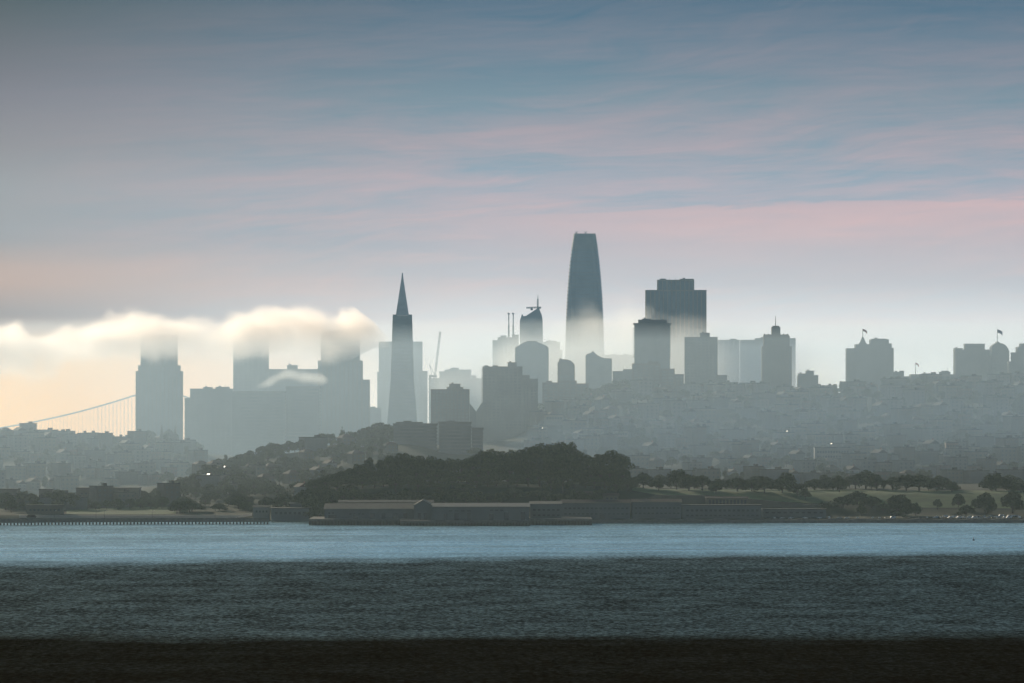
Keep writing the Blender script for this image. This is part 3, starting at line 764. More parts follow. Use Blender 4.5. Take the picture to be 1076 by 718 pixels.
# ------------------------------------------------------------------ hillside houses
def make_house(name, w_, d_, h, wallm, roofm, roof, nx, ny):
    root = thing(name, 'house', 'house', (0,0,-500))
    q = MB(); q.box(-w_/2,w_/2,0,d_,-9,h)
    if nx > 2: q.box(-w_/2+.8,-w_/2+3.6,-.9,.1,1.5,h-.8)       # bay window
    q.build('wall', wallm, root)
    q = MB()
    if roof == 'flat':
        q.box(-w_/2-.25,w_/2+.25,-.25,d_+.25,h-.25,h+.45); q.box(w_*.1,w_*.3,d_*.4,d_*.7,h+.4,h+2.4)
    elif roof == 'gable':
        q.prism_xz([(-w_/2-.5,h-.2),(w_/2+.5,h-.2),(0,h+w_*.32)][::1],-.6,d_+.6)
    else:
        q.frustum(0,d_/2,w_/2+.6,d_/2+.6,h-.2,w_*.12,.4,h+min(w_,d_)*.24)
    ro = q.build('roof', roofm, root)
    q = MB(); zt = h+(w_*.2 if roof == 'gable' else 0); q.box(w_*.28,w_*.28+.9,d_*.6,d_*.6+.9,zt-1,zt+2.6); q.build('chimney','brick',ro)
    win = None
    for i in range(nx):
        for j in range(ny):
            x = -w_/2+w_*(i+.5)/nx; z = 1.6+(h-1.8)*j/max(1,ny)
            if win is None:
                q = MB(); q.box(-.75,.75,-.12,.1,0,1.6); win = q.build('window','houseglass',root); o = win
            else:
                o = win.copy(); COL.objects.link(o); o.parent = root
            o.location = (x, -.95 if (nx > 2 and i == 0) else 0, z)
    q = MB(); q.box(w_*.06,w_*.06+1.1,-.1,.12,-1,1.2); q.build('door','brownstone',root)
    learn_kids(root)
    return root
HP = [('house',9,13,9.5,'cream','tar','flat',2,2,'narrow cream flat-roofed house'),('house',10,12,8,'palehouse','tile','gable',2,2,'white gabled red-roofed house'),
      ('house',8.5,13,11,'grey','tar','flat',2,3,'tall narrow grey house'),('house',12,12,8,'tan','tile','hip',3,2,'tan hip-roofed house'),
      ('house',9.5,14,10,'blue','tar','gable',2,2,'bluish gabled house'),('house',11,12,10,'pink','gravelroof','flat',3,2,'pinkish flat-roofed house'),
      ('apartment_house',18,14,13.5,'cream','tar','flat',4,3,'wide cream apartment house'),('apartment_house',16,16,16,'palehouse','gravelroof','flat',3,4,'boxy white apartment house'),
      ('apartment_house',22,14,12,'grey','tar','flat',5,3,'long low grey apartment house'),('apartment_house',15,15,18,'brownstone','tar','flat',3,4,'tall brown apartment house')]
HM = {}
def put_house(i, px, Y, label, group, dz=0.0, rz=0.0, sc_=1.0):
    if i not in HM:
        HM[i] = make_house(*HP[i][:9]); o = HM[i]
    else: o = copy_tree(HM[i])
    o.location = (X(px,Y), Y, ground(px,Y)+dz); o.rotation_euler.z = rz; o.scale = (sc_,)*3
    o['label'] = label; o['group'] = group; o['category'] = 'house' if i < 6 else 'apartment house'
    return o
def below(px):
    for a, t in ((30,'by the bridge cable end'),(75,'under the bridge hangers'),(140,'left of the broad stepped tower'),(192,'by the twin-spired church'),(250,'under the low broad block'),(330,'under the fogged middle towers'),(395,'under the wide shouldered tower'),(445,'under the pyramid'),(505,'under the dark square tower'),
        (566,'under the big stepped block'),(605,'under the small peaked tower'),(650,'under the gable-peaked tower'),(690,'under the ribbed balcony tower'),(718,'under the wide notched tower'),(765,'under the plain square tower'),(800,'just left of the turreted tower'),(835,'under the turreted tower'),(865,'under the small square block'),(890,'left of the cupola hotel'),
        (915,'under the cupola'),(945,'under the cupola hotel, right side'),(985,'under the small flag'),(1008,'left of the far-right block'),(1045,'under the far-right raised block'),(1062,'under the domed hotel')):
        if px < a: return t
    return 'at the right edge'
cnt = 0
HTREES = []
def street_rows(rows, p0, p1, vis, hill, bounds, gapp, kinds):
    global cnt
    for ri, Y0 in enumerate(rows):
        p = p0 + rnd.uniform(0,8)
        while p < p1:
            i = rnd.choice(kinds); w_ = HP[i][1]; h = HP[i][3]
            wp = w_*F/Y0
            Y = Y0 + rnd.uniform(-9,9) + 8*math.sin(p*.03+ri)
            g = ground(p+wp/2, Y); py = 425-(g+h-CAM_Z)*F/Y
            lim = vis(p+wp/2)
            fr = (ri)/(max(1,len(rows)-1))
            lev = bounds[0] if fr < .25 else bounds[1] if fr < .5 else bounds[2] if fr < .78 else bounds[3]
            if rnd.random() < gapp: HTREES.append((p+4, Y, lev, hill)); p += rnd.uniform(7,14); continue
            if py < lim and cnt < 420:
                put_house(i, p+wp/2, Y, f'{HP[i][9]} {lev} the {hill}, {below(p)}', 'houses on the '+hill, 0, rnd.uniform(.42,.5), rnd.uniform(.9,1.12)); cnt += 1
            p += wp + rnd.choice((.6,.6,1,3))
LV = ('low on','midway up','high on','atop')
mixA = [0,1,2,3,4,5,0,2,5,6,6,7,8,8,9,7]
street_rows([6640,6780,6900,7010,7100,7190,7280,7370,7460,7550,7640,7720,7790], 556, 1140, lambda p: min(interp(CANOPY,p) if p < 676 else 501, 501)-2, 'right-hand hill', LV, .46, mixA)
street_rows([7080,7260,7400,7520,7640,7740,7830,7900], -50, 205, lambda p: min(512, interp([(0,512),(150,505),(190,497),(205,492)],p))-2, 'left hill', LV, .42, mixA)
street_rows([6480,6570,6660,6750,6840,6920], 200, 412, lambda p: interp([(200,520),(320,500),(345,497),(412,476)],p)-2, 'middle slope', LV, .78, [0,3,4,5,0,3,8])
street_rows([6420,6470], -12, 185, lambda p: 531, 'left shore', ('on','on','on','on'), .5, [3,6,8,8,9,6])

# trees in the gaps of the hills
for j, (p, Y, lev, hill) in enumerate(HTREES):
    if rnd.random() > .93: continue
    kd = rnd.choice(['round','dome','dome','tall','round'])
    h = {'round':rnd.uniform(8,13),'dome':rnd.uniform(7,13),'tall':rnd.uniform(11,18)}[kd]
    put_tree(kd, rnd.randrange(2), p, Y, h, f"{dict(round='rounded',dome='bushy',tall='slender')[kd]} tree {lev} the {hill}, {below(p)}", 'trees between the hillside houses', rnd.uniform(.9,1.3))
# skyline trees of the middle slope and the crests (photo column, row of top)
for j, (p, ty, Y, kd) in enumerate([(193,500,6620,'spread'),(205,497,6640,'spread'),(222,487,6700,'spread'),(231,492,6690,'spread'),(252,477,6860,'spread'),(262,473,6880,'round'),(275,468,6900,'spread'),(285,465,6900,'spread'),(295,466,6910,'spread'),(310,466,6920,'round'),(330,459,6930,'spread'),(338,455,6940,'round'),(347,455,6940,'spread'),(360,447,6950,'cone'),(371,452,6950,'round'),
        (381,450,6950,'tall'),(391,446.5,6960,'round'),(400,443.5,6960,'round'),(408,444,6960,'round'),(166,512,6560,'spread'),(178,508,6570,'spread'),(190,507,6570,'spread'),(150,515,6540,'spread'),
        (205,512,6540,'spread'),(220,508,6560,'spread'),(238,506,6570,'round'),(258,505,6560,'spread'),(276,508,6540,'spread'),(250,494,6700,'spread'),(300,490,6740,'spread'),(318,497,6600,'tall'),(6,517,6420,'spread'),(24,515,6430,'spread'),(34,518,6410,'spread'),(50,516,6430,'spread'),(62,514,6440,'spread'),(74,517,6420,'spread'),
        (12,524,6350,'round'),(38,526,6340,'round'),(150,522,6420,'round'),(170,524,6400,'spread'),(196,522,6400,'spread'),(216,520,6400,'spread'),(240,522,6390,'spread'),(262,521,6380,'spread'),(280,526,6330,'round'),
        (118,457,7870,'round'),(84,459,7880,'round'),(150,453,7880,'spread'),(157,452,7890,'spread'),
        (580,396.5,7800,'round'),(590,399,7790,'round'),(641,399,7740,'spread'),(648,396,7740,'spread'),(655,398,7740,'spread'),(668,402,7750,'round'),(770,404,7860,'round'),(779,403,7870,'round'),(790,404.5,7860,'round'),(862,410,7840,'spread'),(868,412,7840,'round'),(880,414,7840,'round'),(886,415,7840,'round'),(570,404,7760,'round'),(624,404,7760,'spread'),(500,470,6800,'spread'),
        (800,432,7500,'spread'),(812,431,7500,'spread'),(870,445,7350,'spread'),(930,440,7420,'spread'),(690,446,7350,'spread'),(704,444,7360,'tall'),(745,455,7250,'spread'),(640,440,7420,'spread'),(985,430,7520,'spread'),(868,457,7240,'tall'),(915,478,6960,'spread'),(1040,470,7050,'spread')]):
    g = ground(p,Y); h = max(6, min(26, Z(ty,Y)-g))
    put_tree(kd, j%2, p, Y, h, f"{dict(round='rounded',spread='bushy',tall='slim',cone='pointed')[kd]} tree {'against the haze' if ty < 480 else 'in the dark shore greenery'}, {below(p)}", 'trees on the hill skylines and lower slopes', rnd.uniform(.95,1.35) if h > 12 else 1.3)

for k in range(70):
    p = rnd.uniform(150,326); Y = rnd.uniform(6300,6900) if p > 200 else rnd.uniform(6290,6480)
    if 150 < p < 188 and Y < 6420: continue
    put_tree('dome', k%2, p, Y, rnd.uniform(6,12), f'bushy tree on the wooded {"upper" if Y>6600 else "lower"} middle slope, {below(p)}', 'bushy trees of the middle slope', rnd.uniform(1.1,1.7))
# ------------------------------------------------------------------ houses whose tilted skylights catch the sun
sd = Vector((math.sin(R(SUN_AZ))*math.cos(R(SUN_EL)), math.cos(R(SUN_AZ))*math.cos(R(SUN_EL)), math.sin(R(SUN_EL))))
for k, (p, py, Y, w_, h_, i) in enumerate([(235.5,491,6720,5.2,1.8,3),(219,498.6,6640,9.5,1.1,8),(349,485.5,6740,1.8,1.8,1),(379.5,483,6800,1.2,1.8,0),(979,493.2,6800,4.6,2.2,8),(1014,487.6,6880,4.6,1.1,8),(1026,487.6,6900,4,1.0,6),(1032.5,497,6760,1.4,1.2,3),(1064.5,487,6890,1.4,.8,0),
       (320,510,6400,1.4,1.4,1),(873.5,466.6,7120,3.5,.7,6),(722,454,7250,4.5,.7,8),(827,453.5,7260,3.6,.7,6),(570,450,7300,1.3,1.0,0),(184,518.5,6470,3,.8,5),(817,427.6,7560,3,.6,6),(1026,434.5,7500,4,.6,8)]):
    z = Z(py,Y); h = HP[i][3]
    o = put_house(i, p, Y, f"{HP[i][9]} with a glinting skylight, {below(p)}", 'houses with glinting skylights', z-h-1.2-ground(p,Y), .46)
    n_ = (sd + (Vector((0,0,CAM_Z))-Vector((X(p,Y),Y,z))).normalized()).normalized()
    t = Vector((0,0,1)).cross(n_).normalized(); bb = n_.cross(t)
    q = MB(); a, c = w_*.5*Y/F*1.2, h_*.5*Y/F*1.25
    vs = [bb*c*sg+t*a*tg for sg, tg in ((-1,-1),(-1,1),(1,1),(1,-1))]
    q.add([v_+n_*.1 for v_ in vs]+[v_-n_*.15 for v_ in vs], [(0,1,2,3),(7,6,5,4)]+[(j,j+4,(j+1)%4+4,(j+1)%4) for j in range(4)])
    so = q.build('skylight','skylight',o); so.location = (0,-.2,h+1.4); so.rotation_euler = (0,0,-o.rotation_euler.z)

# ------------------------------------------------------------------ old port buildings on the shore
def low_building(name, label, cat, px0, px1, Y, dep, ytop, ybase, wallm, roofm, ridge=None, wins=(), doors=(), gutter=None, rooflen=None):
    cx = (px0+px1)/2; z0 = Z(ybase,Y)
    root = thing(name, label, cat, (X(cx,Y),Y,z0)); ox = X(cx,Y)
    x0, x1, zt = X(px0,Y)-ox, X(px1,Y)-ox, Z(ytop,Y)-z0
    q = MB(); q.box(x0,x1,0,dep,-1,zt)
    for k in range(int((x1-x0)/7)+1): q.box(min(x0+k*7,x1-.6),min(x0+k*7+.6,x1),-.18,.05,-1,zt-.1)
    q.build('wall', wallm, root)
    q = MB()
    if ridge is None: q.box(x0-.4,x1+.4,-.4,dep+.4,zt-.15,zt+.6)
    else:
        zr = Z(ridge,Y)-z0
        q.add([(x0-.6,-.7,zt-.1),(x1+.6,-.7,zt-.1),(x1+.6,dep+.7,zt-.1),(x0-.6,dep+.7,zt-.1),(x0-.6,dep*.5,zr),(x1+.6,dep*.5,zr)],[(0,3,2,1),(0,1,5,4),(2,3,4,5),(1,2,5),(3,0,4)])
    ro = q.build('roof', roofm, root)
    if gutter:
        q = MB(); q.box(x0+1,x1-1,-1.0,-.72,zt-.25,zt+.15); q.build('gutter', gutter, ro)
    for (a, c, t, b_) in doors:
        q = MB(); q.box(X(a,Y)-ox,X(c,Y)-ox,-.25,.1,Z(b_,Y)-z0,Z(t,Y)-z0); q.build('door','cardark',root)
    nwin = 0
    for (a, c, t, b_, n) in wins:
        for k in range(n):
            xa = lerp(X(a,Y),X(c,Y),(k+.5)/n)-ox; ww = (X(c,Y)-X(a,Y))/n*.28
            q = MB(); q.box(xa-ww,xa+ww,-.28,.1,Z(b_,Y)-z0,Z(t,Y)-z0); wo = q.build('window','pane',root)
            q = MB(); q.box(xa-ww-.15,xa+ww+.15,-.4,-.05,Z(b_,Y)-z0-.3,Z(b_,Y)-z0-.02); q.build('sill','grey',wo)
    return root
def pier(label, px0, px1, Y, dep, ytop, ybot):
    cx = (px0+px1)/2; ox = X(cx,Y)
    root = thing('pier', label, 'pier', (ox,Y,0))
    x0, x1, zt = X(px0,Y)-ox, X(px1,Y)-ox, Z(ytop,Y)
    q = MB(); q.box(x0,x1,0,dep,zt-1.9,zt); q.box(x0-.3,x1+.3,-.3,dep,zt-.7,zt-.2); q.build('deck','stonewall',root)
    n = min(48, int((x1-x0)/2.6))
    for k in range(n):
        x = lerp(x0+.6,x1-.6,k/(n-1)); q = MB(); q.tube((x,.9,-3),(x,.9,zt-1.5),.42,.42,6); q.build('pile','bark',root)
    q = MB(); q.box(x0,x1,5,dep,-3,zt-1.95); q.build('bulkhead','stonewall',root)
    return root
pier('long wharf carrying the left pier shed, its end piles standing in the water', 324.5, 441, 5925, 130, 545.5, 552.5)
pier('wharf under the blue-roofed pier shed, standing furthest out into the water', 420.5, 557, 5896, 150, 547.0, 553.6)
pier('short wharf between the blue-roofed shed and the long windowed building', 556, 622, 5930, 115, 545.5, 551.6)
low_building('pier_shed','long grey pier shed with dark doors and pale roof edge, leftmost pier building','warehouse',341,434.5,5950,60,534.8,545.6,'grey','tar',529.5,
   wins=[(344,352,538.5,540.2,2),(366,384,539.6,540.8,4)],doors=[(345,353.5,541.2,545.5),(371,376,540.4,545.5),(389,394,539.6,545.5),(401,405,539.6,545.5),(412.5,417.5,539.6,545.5),(424,428,539.6,545.5)],gutter='cream')
low_building('pier_shed','upper pier shed roof showing behind the leftmost shed, with a pale eave line','warehouse',356,455,6035,30,528.0,541,'tan','tar',525.6,gutter='cream')
def gable_house():
    Y = 5932; a, c = 434.8, 453.4; cx = (a+c)/2; z0 = Z(546.5,Y); ox = X(cx,Y)
    root = thing('pier_headhouse','gabled grey pier headhouse with tall twin windows, between the two pier sheds','building',(ox,Y,z0))
    x0, x1 = X(a,Y)-ox, X(c,Y)-ox; ze, zr = Z(532,Y)-z0, Z(526.5,Y)-z0
    q = MB(); q.prism_xz([(x0,-1),(x1,-1),(x1,ze),(x1*.75,ze+1),(0,zr),(x0*.75,ze+1),(x0,ze)],0,80); q.build('wall','grey',root)
    q = MB(); q.prism_xz([(x0-.5,ze-.1),(0,zr-.1),(x1+.5,ze-.1),(x1+.5,ze+.7),(0,zr+.8),(x0-.5,ze+.7)],-.6,80); q.build('roof','gravelroof',root)
    for p in (440.6,446.8):
        q = MB(); q.box(X(p,Y)-ox-1.3,X(p,Y)-ox+1.3,-.25,.1,0,Z(539.2,Y)-z0); q.build('door','cardark',root)
        q = MB(); q.box(X(p,Y)-ox-1.2,X(p,Y)-ox+1.2,-.25,.1,Z(537.6,Y)-z0,Z(536.2,Y)-z0); q.build('window','glass',root)
gable_house()
low_building('pier_shed','long pier shed with a bluish roof and dark door openings, beside the gabled headhouse','warehouse',453.6,556,5925,70,532.6,547,'grey','blueroof',529.2,
   wins=[(470,496,536.4,537.6,4),(514,530,535.6,537,3)],doors=[(466.5,470,540,546.8),(477.5,482,539.4,546.8),(491,494.5,539.2,546.8),(514,518.5,540.4,546.8),(530,534.5,538.6,546.8),(547.5,551.5,538.4,546.8)],gutter='cream')
low_building('storehouse','plain two-storey grey storehouse right of the blue-roofed shed','building',557,590,5990,40,529.5,546.5,'grey','gravelroof',527,wins=[(559,589,535,536.8,6),(559,589,540.8,542.2,6)],gutter=None)
low_building('storehouse','long three-row windowed grey building on the shore, with a red tiled roof','building',590,662,6056,28,528.6,547,'grey','tile',525.2,wins=[(592,661,533.4,535.2,15),(592,661,539.4,540.8,15)],doors=[(630,636,540,546.8)],gutter='cream')
low_building('storehouse','long windowed grey building with a pale eave, left of the columned hall','building',664,716,6060,28,527.6,547,'grey','tile',524.6,wins=[(666,715,533,534.8,11),(666,715,538.8,540.2,11)],gutter='cream')
low_building('storehouse','lower windowed building next to the sea wall, under the columned hall','building',717,800,6062,24,531.2,547,'grey','tar',None,wins=[(720,798,535.4,537.6,16),(720,798,541,542.4,16)])
low_building('low_shed','long low shed on the shore behind the first parked cars','building',801,868,6085,20,535.4,547,'grey','tar',None,wins=[(803,866,538,539.6,10)])
low_building('columned_hall','pale hall with a row of columns, above the lower windowed building','building',742,786,6130,16,523.4,531.5,'tan','tile',521.8,wins=[(744,785,525.4,530,11)])
low_building('cottage','small reddish cottage on the bluff behind the long windowed building','building',606,622,6128,14,519.5,529,'pink','tile',516.5,wins=[(608,621,521.6,523,3)])
low_building('cottage','small reddish cottage with a pale porch, left of the retaining wall','building',634,650,6128,14,521,529,'tan','tile',518.2,wins=[(636,649,523,524.6,3)])
low_building('boathouse','grey shore boathouse below the pair of conifers','building',285,324.5,6105,40,534.5,547.5,'grey','tar',None,wins=[(288,322,538,540.5,7)])
low_building('kiosk','small kiosk with a sunlit tan roof under the taller conifer','building',304.5,316.5,6140,10,529.2,536,'grey','cream',528)
low_building('boathouse','little pale boathouse at the left foot of the conifer pair','building',266,283,6140,20,533,545.5,'palehouse','tar',531,wins=[(268,282,536.5,538.5,4)])
low_building('warehouse','long dark flat-roofed block on the shore at left','building',80,146,6500,40,513.2,534,'brownstone','tar',None,wins=[(84,144,518,519.6,14),(84,144,523.6,525.2,14)])
low_building('warehouse','small dark block at the left edge above the pier','building',-8,19,6480,30,514.4,534,'brownstone','tar',None,wins=[(-4,18,518.6,520,5)])
low_building('warehouse','small dark block left of the long flat-roofed block','building',41,55,6490,26,514.6,534,'brownstone','tar',None,wins=[(43,54,519,520.4,4)])
low_building('clubhouse','low brown clubhouse behind the small beach, left of the lawn','building',28,66,6290,18,531.5,541.5,'brownstone','tar',None,wins=[(30,64,535,537,8)])
# two hillside halls that read as pale fronts
low_building('apartment_building','pale long apartment front low on the right-hand hill, under the cupola hotel','building',856,893,6960,20,470.5,487,'palehouse','tar',None,wins=[(858,892,474,476,12),(858,892,479,481,12)])
low_building('apartment_building','pinkish apartment front low on the right-hand hill, under the long low building','building',994,1007,6920,20,465.5,480,'pink','tar',None,wins=[(995,1006,468,470,4),(995,1006,473,475,4)])
low_building('apartment_building','pale apartment front on the right-hand hill below the ribbed balcony tower','building',645,660,7280,20,453,464,'palehouse','tar',None,wins=[(646,659,455,457,5)])
low_building('apartment_building','cream apartment front just right of the big stepped block','building',572,592,7440,18,436,446,'cream','tar',None,wins=[(574,591,438.5,440.5,6)])

def ribbon_wall(name, label, pts, thick, mat, cat):
    """wall following the shore: pts (px, Y, z0, z1)"""
    cx, cy_ = X(pts[0][0],pts[0][1]), pts[0][1]
    q = MB(); vs = []
    for p, Y, z0, z1 in pts:
        x = X(p,Y)-cx; y = Y-cy_
        vs += [(x,y,z0),(x,y,z1),(x,y+thick,z1),(x,y+thick,z0)]
    n = len(pts); fs = [(0,1,2,3),tuple(4*(n-1)+i for i in (3,2,1,0))]
    for k in range(n-1):
        a = 4*k; fs += [(a,a+4,a+5,a+1),(a+1,a+5,a+6,a+2),(a+2,a+6,a+7,a+3),(a+3,a+7,a+4,a)]
    q.add(vs, fs); o = q.build(name, mat, None, (cx,cy_,0)); tag(o, label, cat)
    return o
ribbon_wall('sea_wall','dark stone sea wall along the right-hand shore',[(p,6038+2*math.sin(p*.05),-3,3.1+.5*math.sin(p*.21)) for p in frange(615,1140,6)],9,'stonewall','sea wall')
ribbon_wall('retaining_wall','brownish retaining wall below the sunlit grass slope',[(p,6150,2,interp([(672,17),(690,22),(740,22),(800,18),(862,13)],p)) for p in frange(676,862,6)],3,'tan','wall')
ribbon_wall('retaining_wall','brown bluff wall behind the pier sheds and storehouses',[(p,6118,2,interp([(335,6),(360,14),(600,16),(676,17)],p)) for p in frange(338,676,6)],3,'brownstone','wall')

# curved public pier at left
def curved_pier():
    Yp = lambda p: 5912+ (p-0)*.22 + 14*math.sin((p+20)*.012)
    root = thing('curved_pier','long dark low pier on piles curving across the water at left','pier',(X(0,5912),5912,0))
    ox, oy = X(0,5912), 5912
    ps = frange(-34,283,4)
    q = MB(); vs = []
    for p in ps:
        Y = Yp(p); x = X(p,Y)-ox; y = Y-oy
        for dy, z in ((0,1.9),(0,4.0),(7,4.0),(7,1.9)): vs.append((x,y+dy,z))
    n = len(ps); fs = [(0,1,2,3),tuple(4*(n-1)+i for i in (3,2,1,0))]
    for k in range(n-1):
        a = 4*k; fs += [(a,a+4,a+5,a+1),(a+1,a+5,a+6,a+2),(a+2,a+6,a+7,a+3),(a+3,a+7,a+4,a)]
    q.add(vs,fs); q.build('deck','stonewall',root)
    q = MB(); vs = []
    for p in ps:
        Y = Yp(p); x = X(p,Y)-ox; y = Y-oy
        for dy, z in ((.2,3.9),(.2,5.3),(.7,5.3),(.7,3.9)): vs.append((x,y+dy,z))
    q.add(vs,fs); q.build('parapet','stonewall',root)
    for p in frange(-32,281,3.6):
        Y = Yp(p); q = MB(); x = X(p,Y)-ox
        q.tube((x,Y-oy+.8,-3),(x,Y-oy+.8,2.1),.5,.5,6); q.tube((x,Y-oy+6,-3),(x,Y-oy+6,2.1),.5,.5,6); q.build('pile','bark',root)
    return Yp
Yp = curved_pier()
p = 33; Y = Yp(p)+2; root = thing('shelter','small brown shelter standing on the curved pier near the left edge','shelter',(X(p,Y),Y,4.0))
q = MB(); q.box(-3.8,3.8,0,4,0,3); q.build('wall','brownstone',root); q = MB(); q.frustum(0,2,4.4,2.6,2.9,2.4,.6,4.6); q.build('roof','tile',root)
for a in (-2.4,0,2.4):
    q = MB(); q.box(a-.6,a+.6,-.1,.1,1,2.2); q.build('window','glass',root)
lampset = [(57,'street lamp on the curved pier, right of the small shelter'),(101,'left one of two lamps mid-way along the curved pier'),(110,'right one of two lamps mid-way along the curved pier'),(160,'lamp on the curved pier in front of the lawn'),(226,'lamp on the curved pier towards its right end')]
L0 = None
for p, lab in lampset:
    Y = Yp(p)+4
    if L0 is None:
        L0 = thing('lamp_post', lab, 'lamp post', (0,0,0), 'lamp posts on the curved pier')
        q = MB(); q.tube((0,0,-.2),(0,0,7.5),.16,.1,6); q.build('post','darkmetal',L0)
        q = MB(); q.tube((0,0,7.4),(1.3,0,7.8),.1,.08,5); q.build('arm','darkmetal',L0)
        q = MB(); q.box(1.0,1.9,-.25,.25,7.6,7.9); q.build('lantern','white',L0); learn_kids(L0); o = L0
    else: o = copy_tree(L0)
    o.location = (X(p,Y),Y,4.0); o['label'] = lab; o['group'] = 'lamp posts on the curved pier'

# ------------------------------------------------------------------ parked cars on the right-hand shore
def make_car(name, paint, van):
    root = thing(name, 'car', 'car', (0,0,-500))
    Lh, hh = 2.25, .9
    q = MB()
    if van: prof = [(-2.4,.35),(2.4,.35),(2.45,1.0),(1.9,1.2),(1.35,2.05),(-2.35,2.1),(-2.45,1.1)]
    else: prof = [(-2.2,.32),(2.2,.32),(2.25,.72),(1.15,.95),(.45,1.42),(-1.05,1.45),(-1.75,1.0),(-2.25,.92)]
    q.prism_xz(prof,-.88,.88); bo = q.build('body',paint,root)
    import bmesh
    bm = bmesh.new(); bm.from_mesh(bo.data); bmesh.ops.bevel(bm, geom=list(bm.edges), offset=.14, segments=3, affect='EDGES', clamp_overlap=True)
    bm.to_mesh(bo.data); bm.free(); bo.data.polygons.foreach_set('use_smooth', [True]*len(bo.data.polygons))
    fr = [(1.93,1.22),(1.38,2.02)] if van else [(1.12,.98),(.48,1.41)]
    q = MB(); (xa,za),(xb,zb) = fr; nx_, nz_ = (zb-za), -(xb-xa); l_ = math.hypot(nx_,nz_); nx_, nz_ = nx_/l_*.03, nz_/l_*.03
    q.add([(xa+nx_,-.75,za+nz_),(xa+nx_,.75,za+nz_),(xb+nx_,.7,zb+nz_),(xb+nx_,-.7,zb+nz_)],[(0,1,2,3)]); q.build('windscreen','glass',root)
    for sg in (-1,1):
        q = MB(); y = sg*.9; tz = 1.9 if van else 1.36; bz = 1.3 if van else 1.0
        q.box(-1.2,.5 if not van else 1.2,min(y-.02,y+.02),max(y-.02,y+.02),bz,tz); q.build('side_window','glass',root)
        for x in (-1.4,1.4):
            q = MB(); q.tube((x,sg*.72,.34),(x,sg*.93,.34),.34,.34,12); wo = q.build('wheel','rubber',root)
            q = MB(); q.tube((x,sg*.92,.34),(x,sg*.95,.34),.2,.2,8); q.build('rim','metal',wo)
        q = MB(); q.box(2.18 if not van else 2.4,2.28 if not van else 2.48,sg*.6-.18,sg*.6+.18,.62,.78); q.build('headlight','white',root)
    learn_kids(root); return root
CP = [('parked_car','carwhite',False,'white'),('parked_car','carsilver',False,'silver'),('parked_car','cardark',False,'dark'),('parked_van','carwhite',True,'white'),('parked_car','carred',False,'red')]
CM = {}
def car_zone(px):
    for a, t in ((835,'in front of the long low shed'),(868,'right of the long low shed'),(900,'below the dark mound of shrubs'),(935,'left of the big round shore tree'),(962,'in front of the big round shore tree'),(985,'just right of the big round shore tree'),(1006,'left of the low wide tree'),(1026,'in front of the low wide tree'),(1044,'below the tall round tree at right')):
        if px < a: return t
    return 'at the right edge of the shore'
spots = [(807,6058),(814,6060),(822,6058),(831,6060),(846,6062),(853,6059),(861,6061),(871,6058),(882,6062),(890,6059),(901,6062),(917,6064),(924,6062),(931,6063),(938,6060),(957,6062),(966,6064),(974,6063),
 (983,6070),(985,6090),(989,6066),(993,6108),(995,6085),(999,6062),(1003,6092),(1008,6060),(1013,6063),(1018,6060),(1019,6088),(1024,6062),(1028,6090),(1030,6060),(1034,6084),(1037,6062),(1041,6092),(1043,6070),(1047,6088),(1050,6060),(1052,6098),(1055,6074),(1060,6062),(1061,6090),(1066,6108),(1068,6105),(1071,6064)]
seen = {}
for k, (p, Y) in enumerate(spots):
    i = rnd.choice([0,0,1,1,2,3,2,0,4,1,3])
    if p > 980 or k % 3 == 0: i = (0,1,3)[k%3] if k % 5 else i
    if i not in CM: CM[i] = make_car(*CP[i][:3]); o = CM[i]
    else: o = copy_tree(CM[i])
    o.location = (X(p,Y),Y,max(ground(p,Y),3.05)+.03)
    face = rnd.random() < .6
    o.rotation_euler.z = (math.pi+rnd.uniform(.12,.36)) if face else rnd.choice([0, math.pi/2, -math.pi/2])+rnd.uniform(-.15,.15)
    fac = 'facing left' if face else 'parked end-on or facing right'
    row = 'by the sea wall' if Y < 6066 else 'in back row'
    o['label'] = f"{CP[i][3]} {'van' if CP[i][2] else 'car'} {car_zone(p)}, {row}, {'facing left' if face else 'turned away'}"; o['group'] = 'cars parked along the right-hand shore'; o['category'] = 'van' if CP[i][2] else 'car'

# buoy out on the water
Y = 5259; root = thing('buoy','small dark buoy floating on the bright water at right','buoy',(X(1023,Y),Y,0))
q = MB(); q.tube((0,0,-.4),(0,0,.5),1.0,.9,12); q.build('float','cardark',root)
q = MB(); q.tube((0,0,.4),(0,0,1.9),.45,.12,8); q.build('tower','cardark',root)
q = MB(); q.tube((0,0,1.8),(0,0,2.3),.22,.22,8); q.build('lamp','flagred',root)
#PART2-END
# ------------------------------------------------------------------ camera, light, sky
cam = bpy.data.objects.new('camera', bpy.data.cameras.new('camera')); COL.objects.link(cam)
cam.location = (0, 0, CAM_Z); cam.rotation_euler = (R(90) + math.atan((425-359)/F), 0, 0)
cam.data.sensor_width = 36; cam.data.lens = 36*F/1076; cam.data.clip_start = 1; cam.data.clip_end = 60000
sc.camera = cam
sun = bpy.data.objects.new('sun', bpy.data.lights.new('sun', 'SUN')); COL.objects.link(sun)
sun.data.energy = 3.7; sun.data.angle = R(.5); sun.data.color = (1, .86, .64)
d = Vector((math.sin(R(SUN_AZ))*math.cos(R(SUN_EL)), math.cos(R(SUN_AZ))*math.cos(R(SUN_EL)), math.sin(R(SUN_EL))))
sun.rotation_euler = d.to_track_quat('Z', 'Y').to_euler()
sun.location = d*3000

